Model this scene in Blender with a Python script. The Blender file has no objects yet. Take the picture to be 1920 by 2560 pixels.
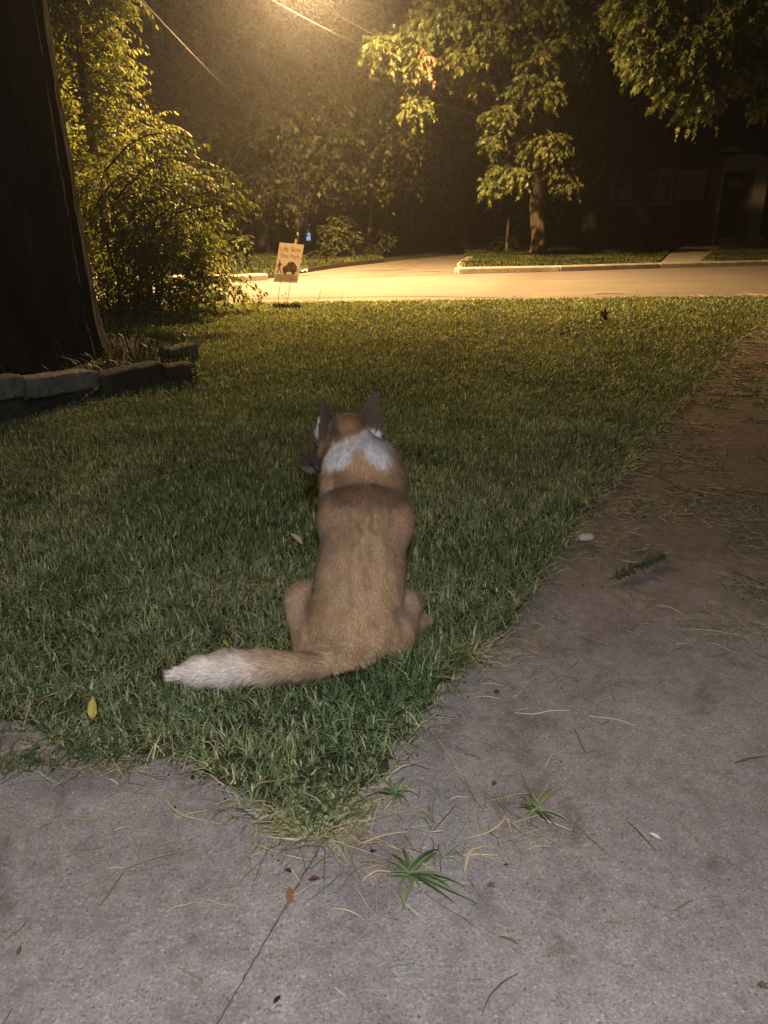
import bpy, math
import numpy as np
from mathutils import Vector, Matrix
R = math.radians
rng = np.random.default_rng(7)
SC = bpy.context.scene
COL = SC.collection

# ------------------------------------------------------------------ camera
H = 1.25
PITCH = R(21.0)
cd = bpy.data.cameras.new('camera')
cam = bpy.data.objects.new('camera', cd)
COL.objects.link(cam)
cam.location = (0, 0, H)
cam.rotation_euler = (R(90) - PITCH, 0, 0)
cd.sensor_fit = 'VERTICAL'
cd.sensor_height = 24.0
cd.lens = 1925 / 2560 * 24.0
cd.clip_start = 0.05
cd.clip_end = 1500
SC.camera = cam

# ------------------------------------------------------------------ world (last dusk light)
w = bpy.data.worlds.new('World')
SC.world = w
w.use_nodes = True
nt = w.node_tree
nt.nodes.clear()
sky = nt.nodes.new('ShaderNodeTexSky')
sky.sky_type = 'NISHITA'
sky.sun_disc = False
sky.sun_elevation = R(-3.0)
sky.sun_rotation = R(200)
bg = nt.nodes.new('ShaderNodeBackground')
bg.inputs['Strength'].default_value = 0.10
wo = nt.nodes.new('ShaderNodeOutputWorld')
nt.links.new(sky.outputs[0], bg.inputs['Color'])
nt.links.new(bg.outputs[0], wo.inputs['Surface'])

# ------------------------------------------------------------------ lights
LAMP = Vector((-1.5, 17.0, 6.0))
POWER_STREET = 23000
POWER_GLOBE = 3500
POWER_FOREGROUND = 285
HAZE = 0.0029
def add_lamp(name, kind, loc, power, color, size):
    ld = bpy.data.lights.new(name, kind)
    ld.energy = power
    ld.color = color
    ld.shadow_soft_size = size
    lo = bpy.data.objects.new(name, ld)
    COL.objects.link(lo)
    lo.location = loc
    return lo
street_light = add_lamp('street_light_bulb', 'SPOT', LAMP, POWER_STREET, (1.0, 0.60, 0.245), 0.12)
street_light.data.spot_size = R(170)
street_light.data.spot_blend = 0.75
street_light.rotation_euler = (R(13), 0, 0)        # the head is tipped towards the far side of the road
lamp_globe = add_lamp('street_light_globe', 'POINT', LAMP - Vector((0, 0, .06)), POWER_GLOBE, (1.0, 0.62, 0.28), 0.12)
foreground_light = add_lamp('unseen_foreground_light', 'POINT', (0.03, -0.30, 1.75), POWER_FOREGROUND, (1.0, 0.965, 0.945), 0.10)  # unseen light just behind the camera; lights the foreground

SC.view_settings.view_transform = 'Standard'
SC.view_settings.look = 'None'
SC.view_settings.exposure = 0.0
SC.view_settings.gamma = 1.0
SC.cycles.use_denoising = True
SC.cycles.max_bounces = 6
SC.cycles.volume_bounces = 0
SC.cycles.sample_clamp_indirect = 3.0

# ------------------------------------------------------------------ helpers
CP, SP = math.cos(PITCH), math.sin(PITCH)
def ray(u, v):
    a, b = (u - 960) / 1925.0, (1280 - v) / 1925.0
    return np.array([a, CP + b * SP, -SP + b * CP])
def G(u, v, z=0.0):                       # a photo point standing on the ground
    d = ray(u, v)
    t = (z - H) / d[2]
    return np.array([d[0] * t, d[1] * t, z])
def D(u, v, y):                           # a photo point y metres away
    d = ray(u, v)
    t = y / d[1]
    return np.array([d[0] * t, y, H + d[2] * t])

def tag(o, label=None, cat=None, group=None, kind=None):
    if label: o['label'] = label
    if cat: o['category'] = cat
    if group: o['group'] = group
    if kind: o['kind'] = kind
    return o
def empty(name, loc, label, cat, group=None, rz=0):
    o = bpy.data.objects.new(name, None)
    COL.objects.link(o)
    o.location = loc
    o.rotation_euler = (0, 0, rz)
    o.empty_display_size = 0.1
    return tag(o, label, cat, group)

def mesh(name, verts, faces, mat, parent=None, smooth=False, attrs=None, cols=None, loc=None):
    """faces: int array (n,k) or list of lists; world coordinates unless parented"""
    me = bpy.data.meshes.new(name)
    verts = np.asarray(verts, dtype=np.float64)
    off = np.zeros(3)
    if parent is not None:
        off = np.array(parent.location)
    elif loc is not None:
        off = np.array(loc)
    verts = verts - off
    if isinstance(faces, np.ndarray):
        n, k = faces.shape
        me.vertices.add(len(verts))
        me.vertices.foreach_set('co', verts.astype(np.float32).ravel())
        me.loops.add(n * k)
        me.loops.foreach_set('vertex_index', faces.astype(np.int32).ravel())
        me.polygons.add(n)
        me.polygons.foreach_set('loop_start', np.arange(0, n * k, k, dtype=np.int32))
        me.update(calc_edges=True)
    else:
        me.from_pydata([tuple(v) for v in verts], [], [list(map(int, f)) for f in faces])
        me.update()
    if attrs:
        for an, av in attrs.items():
            a = me.attributes.new(an, 'FLOAT', 'POINT')
            a.data.foreach_set('value', np.asarray(av, dtype=np.float32))
    if cols is not None:
        a = me.attributes.new('coat', 'FLOAT_COLOR', 'POINT')
        c4 = np.ones((len(verts), 4), dtype=np.float32)
        c4[:, :3] = cols
        a.data.foreach_set('color', c4.ravel())
    if smooth:
        me.polygons.foreach_set('use_smooth', np.ones(len(me.polygons), dtype=bool))
    me.materials.append(mat)
    o = bpy.data.objects.new(name, me)
    COL.objects.link(o)
    if parent is not None:
        o.parent = parent
    elif loc is not None:
        o.location = loc
    return o

def joinparts(parts):
    V, F, n = [], [], 0
    for v, f in parts:
        V.append(np.asarray(v, float))
        F += [[i + n for i in q] for q in (f.tolist() if isinstance(f, np.ndarray) else f)]
        n += len(v)
    return np.concatenate(V), F

def box(c, s, rz=0.0, bev=0.0):
    x, y, z = s[0] / 2, s[1] / 2, s[2] / 2
    b = min(bev, x * .9, y * .9, z * .9)
    if b <= 0:
        v = np.array([[i * x, j * y, k * z] for k in (-1, 1) for j in (-1, 1) for i in (-1, 1)], float)
        f = [[0, 2, 3, 1], [4, 5, 7, 6], [0, 1, 5, 4], [2, 6, 7, 3], [0, 4, 6, 2], [1, 3, 7, 5]]
    else:
        rings = []
        for zz, ins in ((-z, b), (-z + b, 0), (z - b, 0), (z, b)):
            X, Y = x - ins, y - ins
            c2 = b * .5
            rings.append([[-X + c2, -Y, zz], [X - c2, -Y, zz], [X, -Y + c2, zz], [X, Y - c2, zz], [X - c2, Y, zz], [-X + c2, Y, zz], [-X, Y - c2, zz], [-X, -Y + c2, zz]])
        v = np.array(rings, float).reshape(-1, 3)
        f = [[r * 8 + i, r * 8 + (i + 1) % 8, r * 8 + 8 + (i + 1) % 8, r * 8 + 8 + i] for r in range(3) for i in range(8)]
        f += [list(range(7, -1, -1)), list(range(24, 32))]
    ca, sa = math.cos(rz), math.sin(rz)
    v = np.stack([v[:, 0] * ca - v[:, 1] * sa, v[:, 0] * sa + v[:, 1] * ca, v[:, 2]], 1)
    return v + np.array(c), f

def nrm(a):
    return a / (np.linalg.norm(a, axis=-1, keepdims=True) + 1e-9)

def tubes(paths, radii, sides=5):
    """paths (N,K,3), radii (N,K) -> quads"""
    P = np.asarray(paths, float)
    Rr = np.asarray(radii, float)
    N, K, _ = P.shape
    T = nrm(np.gradient(P, axis=1)) if K > 2 else nrm(np.repeat(P[:, 1:] - P[:, :1], 2, axis=1))
    ref = np.where(np.abs(T[..., 2:3]) > .9, np.array([1., 0, 0]), np.array([0, 0, 1.]))
    A = nrm(np.cross(T, ref))
    B = np.cross(T, A)
    th = np.arange(sides) * 2 * math.pi / sides
    V = P[:, :, None, :] + Rr[:, :, None, None] * (A[:, :, None, :] * np.cos(th)[:, None] + B[:, :, None, :] * np.sin(th)[:, None])
    idx = np.arange(N * K * sides).reshape(N, K, sides)
    a = idx[:, :-1, :]
    b = idx[:, 1:, :]
    F = np.stack([a, np.roll(a, -1, 2), np.roll(b, -1, 2), b], -1).reshape(-1, 4)
    return V.reshape(-1, 3), F

def bez(a, b, sag, k=8, jit=0.0):
    a, b = np.array(a, float), np.array(b, float)
    t = np.linspace(0, 1, k)[:, None]
    p = a + (b - a) * t + np.array([0, 0, 1.0]) * sag * 4 * t * (1 - t)
    if jit:
        j = rng.normal(0, jit, p.shape); j[0] = 0; j[-1] = 0
        p += j
    return p

def inpoly(x, y, poly):
    poly = np.asarray(poly)[:, :2]
    ins = np.zeros(x.shape, bool)
    n = len(poly)
    for i in range(n):
        x1, y1 = poly[i]; x2, y2 = poly[(i + 1) % n]
        c = ((y1 > y) != (y2 > y)) & (x < (x2 - x1) * (y - y1) / (y2 - y1 + 1e-12) + x1)
        ins ^= c
    return ins

def vnoise(x, y, s, seed=0):
    """smooth value noise 0..1"""
    r = np.random.default_rng(seed).random((64, 64))
    X, Y = x * s + 1000.3, y * s + 1000.7
    i, j = np.floor(X).astype(int), np.floor(Y).astype(int)
    fx, fy = X - i, Y - j
    fx = fx * fx * (3 - 2 * fx); fy = fy * fy * (3 - 2 * fy)
    g = lambda a, b: r[a % 64, b % 64]
    return (g(i, j) * (1 - fx) + g(i + 1, j) * fx) * (1 - fy) + (g(i, j + 1) * (1 - fx) + g(i + 1, j + 1) * fx) * fy

# ------------------------------------------------------------------ materials
def mat_new(name):
    m = bpy.data.materials.new(name)
    m.use_nodes = True
    n = m.node_tree
    return m, n, n.nodes['Principled BSDF']
def N(n, t, **kw):
    x = n.nodes.new(t)
    for k, v in kw.items():
        if k in x.inputs: x.inputs[k].default_value = v
        else: setattr(x, k, v)
    return x
def ramp(n, stops):
    r = n.nodes.new('ShaderNodeValToRGB')
    e = r.color_ramp.elements
    while len(e) < len(stops): e.new(0.5)
    for el, (p, c) in zip(e, stops):
        el.position = p
        el.color = (*c, 1) if len(c) == 3 else c
    return r
def noise_mat(name, c1, c2, scale=8, rough=.9, bump=.3, bscale=40, detail=8, spec=.2, stretch=None, bdist=.01):
    m, n, p = mat_new(name)
    tc = N(n, 'ShaderNodeTexCoord')
    src = tc.outputs['Object']
    if stretch:
        mp = N(n, 'ShaderNodeMapping'); mp.inputs['Scale'].default_value = stretch
        n.links.new(src, mp.inputs[0]); src = mp.outputs[0]
    a = N(n, 'ShaderNodeTexNoise', Scale=scale, Detail=detail, Roughness=.65)
    n.links.new(src, a.inputs['Vector'])
    r = ramp(n, [(.3, c1), (.7, c2)])
    n.links.new(a.outputs['Fac'], r.inputs[0])
    n.links.new(r.outputs[0], p.inputs['Base Color'])
    p.inputs['Roughness'].default_value = rough
    p.inputs['Specular IOR Level'].default_value = spec
    if bump:
        b = N(n, 'ShaderNodeTexNoise', Scale=bscale, Detail=6)
        n.links.new(src, b.inputs['Vector'])
        bp = N(n, 'ShaderNodeBump', Strength=bump, Distance=bdist)
        n.links.new(b.outputs['Fac'], bp.inputs['Height'])
        n.links.new(bp.outputs[0], p.inputs['Normal'])
    return m
def leaf_mat(name, stops, trans=.35, rough=.45, spec=.4, tint=(1.3, 1.5, .6)):
    m, n, p = mat_new(name)
    at = N(n, 'ShaderNodeAttribute', attribute_name='rnd')
    r = ramp(n, stops)
    n.links.new(at.outputs['Fac'], r.inputs[0])
    n.links.new(r.outputs[0], p.inputs['Base Color'])
    p.inputs['Roughness'].default_value = rough
    p.inputs['Specular IOR Level'].default_value = spec
    tr = N(n, 'ShaderNodeBsdfTranslucent')
    mx = N(n, 'ShaderNodeMix', data_type='RGBA', blend_type='MULTIPLY')
    mx.inputs[0].default_value = 1
    n.links.new(r.outputs[0], mx.inputs[6])
    mx.inputs[7].default_value = (*tint, 1)
    n.links.new(mx.outputs[2], tr.inputs['Color'])
    ms = N(n, 'ShaderNodeMixShader')
    ms.inputs[0].default_value = trans
    n.links.new(p.outputs[0], ms.inputs[1])
    n.links.new(tr.outputs[0], ms.inputs[2])
    n.links.new(ms.outputs[0], n.nodes['Material Output'].inputs['Surface'])
    return m
def plain(name, c, rough=.7, spec=.3, metal=0.0):
    return noise_mat(name, tuple(x * .85 for x in c), tuple(min(1, x * 1.12) for x in c), scale=14, rough=rough, bump=.1, spec=spec)

def concrete_material():
    m, n, p = mat_new('concrete_paving')
    tc = N(n, 'ShaderNodeTexCoord')
    g = tc.outputs['Object']
    big = N(n, 'ShaderNodeTexNoise', Scale=1.3, Detail=6, Roughness=.6)
    med = N(n, 'ShaderNodeTexNoise', Scale=26, Detail=8, Roughness=.8)
    fine = N(n, 'ShaderNodeTexVoronoi', Scale=120)
    fine2 = N(n, 'ShaderNodeTexNoise', Scale=150, Detail=3, Roughness=.8)
    pits = N(n, 'ShaderNodeTexVoronoi', Scale=46); n.links.new(g, pits.inputs['Vector'])
    for x in (big, med, fine, fine2): n.links.new(g, x.inputs['Vector'])
    r1 = ramp(n, [(.30, (.128, .110, .108)), (.52, (.238, .216, .216)), (.72, (.345, .320, .322))])
    mixf = N(n, 'ShaderNodeMath', operation='MULTIPLY_ADD')
    n.links.new(med.outputs['Fac'], mixf.inputs[0]); mixf.inputs[1].default_value = .62
    ms = N(n, 'ShaderNodeMath', operation='MULTIPLY'); n.links.new(big.outputs['Fac'], ms.inputs[0]); ms.inputs[1].default_value = .42
    n.links.new(ms.outputs[0], mixf.inputs[2])
    n.links.new(mixf.outputs[0], r1.inputs[0])
    # aggregate specks
    spk = ramp(n, [(.0, (2.2, 2.15, 2.1)), (.10, (1.9, 1.85, 1.8)), (.17, (1, 1, 1))])
    n.links.new(fine.outputs['Distance'], spk.inputs[0])
    sp2 = ramp(n, [(.30, (.28, .26, .25)), (.43, (.92, .92, .92)), (.58, (1.05, 1.05, 1.05)), (.70, (2.0, 1.95, 1.9))])
    n.links.new(fine2.outputs['Fac'], sp2.inputs[0])
    m1 = N(n, 'ShaderNodeMix', data_type='RGBA', blend_type='MULTIPLY'); m1.inputs[0].default_value = .6
    n.links.new(r1.outputs[0], m1.inputs[6]); n.links.new(spk.outputs[0], m1.inputs[7])
    m2 = N(n, 'ShaderNodeMix', data_type='RGBA', blend_type='MULTIPLY'); m2.inputs[0].default_value = .9
    n.links.new(m1.outputs[2], m2.inputs[6]); n.links.new(sp2.outputs[0], m2.inputs[7])
    pr = ramp(n, [(.0, (.30, .28, .27)), (.07, (.4, .38, .36)), (.13, (1, 1, 1))]); n.links.new(pits.outputs['Distance'], pr.inputs[0])
    m25 = N(n, 'ShaderNodeMix', data_type='RGBA', blend_type='MULTIPLY'); m25.inputs[0].default_value = .8
    n.links.new(m2.outputs[2], m25.inputs[6]); n.links.new(pr.outputs[0], m25.inputs[7]); m2 = m25
    stn = N(n, 'ShaderNodeTexNoise', Scale=4.5, Detail=9, Roughness=.7, Distortion=.6); n.links.new(g, stn.inputs['Vector'])
    sr = ramp(n, [(.34, (.62, .58, .56)), (.47, (.95, .94, .94)), (.60, (1.02, 1.02, 1.02)), (.72, (1.22, 1.21, 1.21))]); n.links.new(stn.outputs['Fac'], sr.inputs[0])
    m27 = N(n, 'ShaderNodeMix', data_type='RGBA', blend_type='MULTIPLY'); m27.inputs[0].default_value = .9
    n.links.new(m2.outputs[2], m27.inputs[6]); n.links.new(sr.outputs[0], m27.inputs[7]); m2 = m27
    # washed-on soil: more of it down the walk, away from the slab in front
    sep = N(n, 'ShaderNodeSeparateXYZ'); n.links.new(g, sep.inputs[0])
    mr = N(n, 'ShaderNodeMapRange'); mr.inputs['From Min'].default_value = 1.3; mr.inputs['From Max'].default_value = 3.6
    mr.inputs['To Min'].default_value = -.25; mr.inputs['To Max'].default_value = .42
    n.links.new(sep.outputs['Y'], mr.inputs['Value'])
    dn = N(n, 'ShaderNodeTexNoise', Scale=2.6, Detail=7, Roughness=.65); n.links.new(g, dn.inputs['Vector'])
    ad = N(n, 'ShaderNodeMath', operation='ADD'); n.links.new(mr.outputs[0], ad.inputs[0]); n.links.new(dn.outputs['Fac'], ad.inputs[1])
    dr = ramp(n, [(.42, (0, 0, 0)), (.78, (1, 1, 1))]); n.links.new(ad.outputs[0], dr.inputs[0])
    soil = ramp(n, [(.3, (.080, .063, .052)), (.7, (.205, .168, .142))]); n.links.new(med.outputs['Fac'], soil.inputs[0])
    m3 = N(n, 'ShaderNodeMix', data_type='RGBA')
    n.links.new(dr.outputs[0], m3.inputs[0]); n.links.new(m2.outputs[2], m3.inputs[6]); n.links.new(soil.outputs[0], m3.inputs[7])
    n.links.new(m3.outputs[2], p.inputs['Base Color'])
    p.inputs['Roughness'].default_value = .85
    p.inputs['Specular IOR Level'].default_value = .25
    bp = N(n, 'ShaderNodeBump', Strength=.8, Distance=.004)
    n.links.new(fine2.outputs['Fac'], bp.inputs['Height'])
    bp2 = N(n, 'ShaderNodeBump', Strength=.5, Distance=.006)
    n.links.new(med.outputs['Fac'], bp2.inputs['Height']); n.links.new(bp.outputs[0], bp2.inputs['Normal'])
    n.links.new(bp2.outputs[0], p.inputs['Normal'])
    return m

M = {}
M['concrete'] = concrete_material()
M['soil'] = noise_mat('soil', (.020, .017, .010), (.055, .043, .026), scale=30, bump=.6, bscale=120)
M['ground'] = noise_mat('bare_ground', (.015, .016, .008), (.045, .042, .022), scale=6, bump=.5, bscale=50)
M['road'] = noise_mat('worn_road', (.100, .089, .078), (.150, .135, .116), scale=.9, rough=.9, bump=.35, bscale=160, detail=10, stretch=(.5, 2.2, 1))
M['tar'] = noise_mat('tar_seam', (.025, .02, .018), (.05, .042, .036), scale=20)
M['kerb'] = noise_mat('kerb_concrete', (.16, .14, .115), (.34, .31, .26), scale=3.5, bump=.4, bscale=60)
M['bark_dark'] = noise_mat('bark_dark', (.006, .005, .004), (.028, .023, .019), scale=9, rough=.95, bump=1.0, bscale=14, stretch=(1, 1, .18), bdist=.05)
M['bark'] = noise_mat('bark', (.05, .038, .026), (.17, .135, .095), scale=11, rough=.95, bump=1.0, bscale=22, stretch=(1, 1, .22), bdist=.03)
M['twig'] = noise_mat('twig', (.06, .045, .03), (.13, .10, .065), scale=40, bump=0)
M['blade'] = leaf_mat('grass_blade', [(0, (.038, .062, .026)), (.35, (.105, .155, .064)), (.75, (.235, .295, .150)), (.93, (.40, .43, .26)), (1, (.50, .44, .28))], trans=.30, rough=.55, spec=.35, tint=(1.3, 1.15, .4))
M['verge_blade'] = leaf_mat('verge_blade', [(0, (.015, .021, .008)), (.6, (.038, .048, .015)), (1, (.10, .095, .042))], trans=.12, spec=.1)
M['straw'] = leaf_mat('dry_straw', [(0, (.18, .12, .07)), (.4, (.38, .29, .18)), (.8, (.58, .49, .34)), (1, (.15, .21, .07))], trans=.15, rough=.6)
M['shrub_leaf'] = leaf_mat('shrub_leaf', [(0, (.060, .078, .024)), (.5, (.145, .175, .060)), (1, (.24, .27, .12))], trans=.52, rough=.5, spec=.22, tint=(1.4, 1.3, .5))
M['maple_leaf'] = leaf_mat('maple_leaf', [(0, (.035, .060, .014)), (.5, (.10, .12, .036)), (1, (.20, .20, .075))], trans=.34, rough=.5, spec=.2)
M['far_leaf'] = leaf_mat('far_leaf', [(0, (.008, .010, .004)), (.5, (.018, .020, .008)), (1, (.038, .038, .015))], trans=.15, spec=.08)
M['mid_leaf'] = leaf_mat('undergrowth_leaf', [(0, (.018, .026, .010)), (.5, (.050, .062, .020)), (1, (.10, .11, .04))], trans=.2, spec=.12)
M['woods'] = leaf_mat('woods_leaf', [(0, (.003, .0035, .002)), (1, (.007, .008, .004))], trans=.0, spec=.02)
M['dead_leaf'] = leaf_mat('dead_leaf', [(0, (.16, .085, .045)), (1, (.32, .20, .12))], trans=.2, rough=.7)
M['yellow_leaf'] = leaf_mat('yellow_leaf', [(0, (.42, .34, .08)), (1, (.55, .45, .13))], trans=.25)
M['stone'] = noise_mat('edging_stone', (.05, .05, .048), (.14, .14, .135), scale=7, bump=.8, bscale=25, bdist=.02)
M['stone_dark'] = noise_mat('edging_stone_dark', (.016, .016, .014), (.05, .048, .042), scale=9, bump=.8, bscale=25, bdist=.02)  # darker stone tone for the lower row and the right-hand blocks
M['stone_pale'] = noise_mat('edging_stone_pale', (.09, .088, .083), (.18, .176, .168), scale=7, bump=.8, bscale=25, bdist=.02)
M['wire'] = plain('cable', (.05, .045, .04))
M['metal'] = plain('galvanised_metal', (.30, .29, .27), rough=.5)

# ------------------------------------------------------------------ the setting: ground, road, paving
def sheet(name, pts, z, mat, sub=0):
    v = [(p[0], p[1], z) for p in pts]
    o = mesh(name, v, [list(range(len(v)))], mat)
    o['kind'] = 'structure'
    return o
sheet('ground', [(-400, -60), (400, -60), (400, 800), (-400, 800)], -0.05, M['ground'])
LAWN = [G(*p) for p in [(-1500, 1500), (-500, 1700), (0, 1790), (60, 1800), (130, 1850), (200, 1868), (300, 1872), (380, 1885), (450, 1895), (520, 1925), (575, 1955), (625, 2000), (690, 2050), (760, 2085), (810, 2090), (850, 2045), (890, 1985), (940, 1945), (985, 1880), (1020, 1830), (1060, 1775), (1095, 1712), (1150, 1672), (1215, 1600), (1290, 1530), (1345, 1450), (1400, 1375), (1440, 1300), (1520, 1212), (1600, 1112), (1665, 1040), (1745, 955), (1825, 862), (1920, 792), (1990, 765), (2250, 741), (1920, 743), (1500, 747), (960, 755), (570, 761), (0, 768), (-900, 774), (-2600, 790)]]
def ragged(poly, step, amp, seed):
    r_ = np.random.default_rng(seed); out = []
    P_ = [np.array(p) for p in poly]
    for a, b in zip(P_, P_[1:] + P_[:1]):
        d = np.linalg.norm(b - a); n = int(min(60, max(1, d / step)))
        nn = np.array([b[1] - a[1], a[0] - b[0], 0]) / (d + 1e-9)
        for i in range(n):
            out.append(a + (b - a) * i / n + nn * (r_.normal(0, amp) if a[1] < 11.5 and b[1] < 11.5 else 0))
    return out
sheet('lawn', ragged(LAWN, .05, .010, 3), -0.008, M['soil'])
def seg_y(x, a, b):
    return a[1] + (b[1] - a[1]) * (x - a[0]) / (b[0] - a[0])
# concrete sheet: everything in front of and to the right of the lawn
lawn_front = LAWN[:37]
CON = [(-9, -3), (12, -3), (14, 12.0)] + [(G(2600, 741)[0], 12.2)] + [tuple(p[:2]) for p in reversed(lawn_front[2:36])] + [(-9, LAWN[2][1] + .05)]
PAVE = [(-9, -3), (5.0, -3), (7.0, 3), (13.6, 12.5), (G(1990, 765)[0], G(1990, 765)[1]), (2.0, 5.5), (-.25, 2.0), (-9, 2.3)]
sheet('concrete_path', PAVE, -0.012, M['concrete'])
near = [G(-2600, 790), G(-900, 775), G(0, 769), G(570, 762), G(960, 756), G(1500, 748), G(1920, 744), G(3200, 738)]
farL = [G(-2500, 735), G(-600, 718), G(0, 710), G(600, 702), G(660, 699)]
farR = [G(1140, 684), G(1400, 677), G(1650, 669), G(1920, 662), G(2600, 650)]
road_pts = [p for p in near] + list(reversed(farR)) + [G(1120, 682), G(700, 696)] + list(reversed(farL))
sheet('road', [(p[0], p[1]) for p in road_pts], -0.020, M['road'])
side = [G(640, 700), G(700, 690), G(850, 667), G(1000, 650), G(1120, 638), G(1240, 628), G(1330, 632), G(1250, 645), G(1185, 655), G(1150, 668), G(1140, 684)]
sheet('side_road', [(p[0], p[1]) for p in side], -0.016, noise_mat('side_road', (.07, .062, .052), (.135, .12, .10), scale=2.2, bump=.4, bscale=80))
# tar seam along the near gutter and a crack along the slab joint
def strip(name, pts, wdt, z, mat):
    p = np.array(pts)[:, :2]
    t = nrm(np.gradient(p, axis=0))
    nn = np.stack([-t[:, 1], t[:, 0]], 1)
    wd = (wdt * (0.6 + .8 * rng.random(len(p))))[:, None] / 2
    v = np.concatenate([np.c_[p - nn * wd, np.full(len(p), z)], np.c_[p + nn * wd, np.full(len(p), z)]])
    k = len(p)
    o = mesh(name, v, [[i, i + 1, k + i + 1, k + i] for i in range(k - 1)], mat)
    o['kind'] = 'structure'
    return o
seam = [G(u, v) for u, v in [(-300, 752), (300, 748), (620, 744), (800, 741), (960, 739), (1100, 739), (1250, 742), (1340, 746)]]
strip('road_seam', seam, .06, -.0158, M['tar'])
strip('road_seam', [G(u, v) for u, v in [(1490, 733), (1520, 731), (1560, 732)]], .07, -.0158, M['tar'])
strip('road_seam', [G(u, v) for u, v in [(900, 676), (960, 675), (1010, 673)]], .12, -.0120, M['tar'])
strip('road_seam', [G(u, v) for u, v in [(1060, 678), (1080, 677), (1100, 678)]], .12, -.0120, M['tar'])
ck = []
for t in np.linspace(0, 1, 46):
    p = G(812, 2090) * (1 - t) + G(490, 2640) * t
    ck.append(p + np.array([rng.normal(0, .0009), 0, 0]))
strip('slab_joint', ck, .0032, -.008, noise_mat('joint_dirt', (.05, .042, .036), (.12, .10, .085), scale=60))

# kerbs (swept), with the joints as real gaps
def kerb(name, pts, height, width, mat, step=2.4):
    pts = [np.array(p) for p in pts]
    parts = []
    for a, b in zip(pts[:-1], pts[1:]):
        L = np.linalg.norm(b - a)
        n = max(1, int(L / step))
        for i in range(n):
            p, q = a + (b - a) * i / n, a + (b - a) * (i + 1) / n
            c = (p + q) / 2
            ang = math.atan2(q[1] - p[1], q[0] - p[0])
            parts.append(box((c[0] - math.sin(ang) * width / 2, c[1] + math.cos(ang) * width / 2, height / 2 - .04), (L / n - .02, width, height + .04), ang, .025))
    v, f = joinparts(parts)
    o = mesh(name, v, f, mat)
    o['kind'] = 'structure'
kR = [G(1146, 682), G(1400, 677), G(1650, 669), G(1920, 662), G(2600, 650)]
kerb('kerb', kR, .13, .32, M['kerb'])
kcorner = [G(1165, 650), G(1150, 660), G(1142, 668), G(1143, 676)]
kerb('kerb', list(reversed(kcorner))[::-1], .13, .25, M['kerb'], 1.0)
kerb('kerb', [G(-1500, 722), G(-600, 718), G(0, 710), G(600, 702), G(672, 698)], .13, .32, M['kerb'])

def slab(name, pts, z0, z1, mat):
    n = len(pts)
    v = [(p[0], p[1], z0) for p in pts] + [(p[0], p[1], z1) for p in pts]
    f = [list(range(n, 2 * n))] + [[i, (i + 1) % n, n + (i + 1) % n, n + i] for i in range(n)]
    o = mesh(name, v, f, mat)
    o['kind'] = 'structure'
    return o
off = np.array([0, .3, 0])
VR = [G(1150, 680) + off, G(1400, 677) + off, G(1650, 669) + off, G(1655, 655), G(1668, 640), G(1690, 615), G(1500, 590), G(1150, 600), G(1165, 640), G(1152, 664)]
VR2 = [G(1760, 666) + off, G(1920, 662) + off, G(2600, 650) + off, G(2600, 600), G(2000, 600), G(1790, 630), G(1765, 650)]
VL = [G(-1500, 722) + off, G(-600, 718) + off, G(0, 710) + off, G(600, 702) + off, G(664, 698) + off, G(720, 684), G(850, 664), G(960, 652), G(900, 610), G(300, 590), G(-1500, 600)]
slab('grass_verge', VR, -.04, .08, M['soil'])
slab('grass_verge', VR2, -.04, .08, M['soil'])
slab('grass_verge', VL, -.04, .06, M['soil'])
slab('footpath', [G(1654, 668) + off, G(1758, 666) + off, G(1760, 650), G(1790, 628), G(1830, 610), G(1745, 606), G(1700, 618), G(1672, 640), G(1658, 656)], -.04, .07, M['kerb'])
#@@STAGE2

# ------------------------------------------------------------------ the dog: one continuous body
def smin(a, b, k):
    h = np.clip(.5 + .5 * (b - a) / k, 0, 1)
    return b + (a - b) * h - k * h * (1 - h)
def sd_cap(P, a, b, ra, rb, sc=(1, 1, 1)):
    s = np.array(sc, np.float32)
    a = np.array(a, np.float32) / s; b = np.array(b, np.float32) / s
    Q = P / s
    pa = Q - a; ba = b - a
    h = np.clip((pa @ ba) / (ba @ ba + 1e-9), 0, 1)
    d = np.sqrt(((pa - h[..., None] * ba) ** 2).sum(-1))
    return (d - (ra + (rb - ra) * h)) * min(sc)
def sd_ear(P, base, tip, across, w0, th, curve):
    base, tip = np.array(base, np.float32), np.array(tip, np.float32)
    U = tip - base; L = np.linalg.norm(U); U = U / L
    S = np.array(across, np.float32); S = S - U * (S @ U); S /= np.linalg.norm(S)
    Nn = np.cross(U, S)
    q = P - base
    t = q @ U; s = q @ S; n = q @ Nn
    tt = np.clip(t / L, 0, 1)
    wd = w0 * np.power(1 - tt, .72) * (1 - .25 * (1 - tt) ** 3) + .001
    d1 = np.abs(s) - wd
    d2 = np.maximum(-t - .02, t - L)
    d3 = np.abs(n - curve * (s * s) / w0 * (1 - .3 * tt)) - th
    return np.maximum(np.maximum(d1 * .8, d2), d3)

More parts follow.
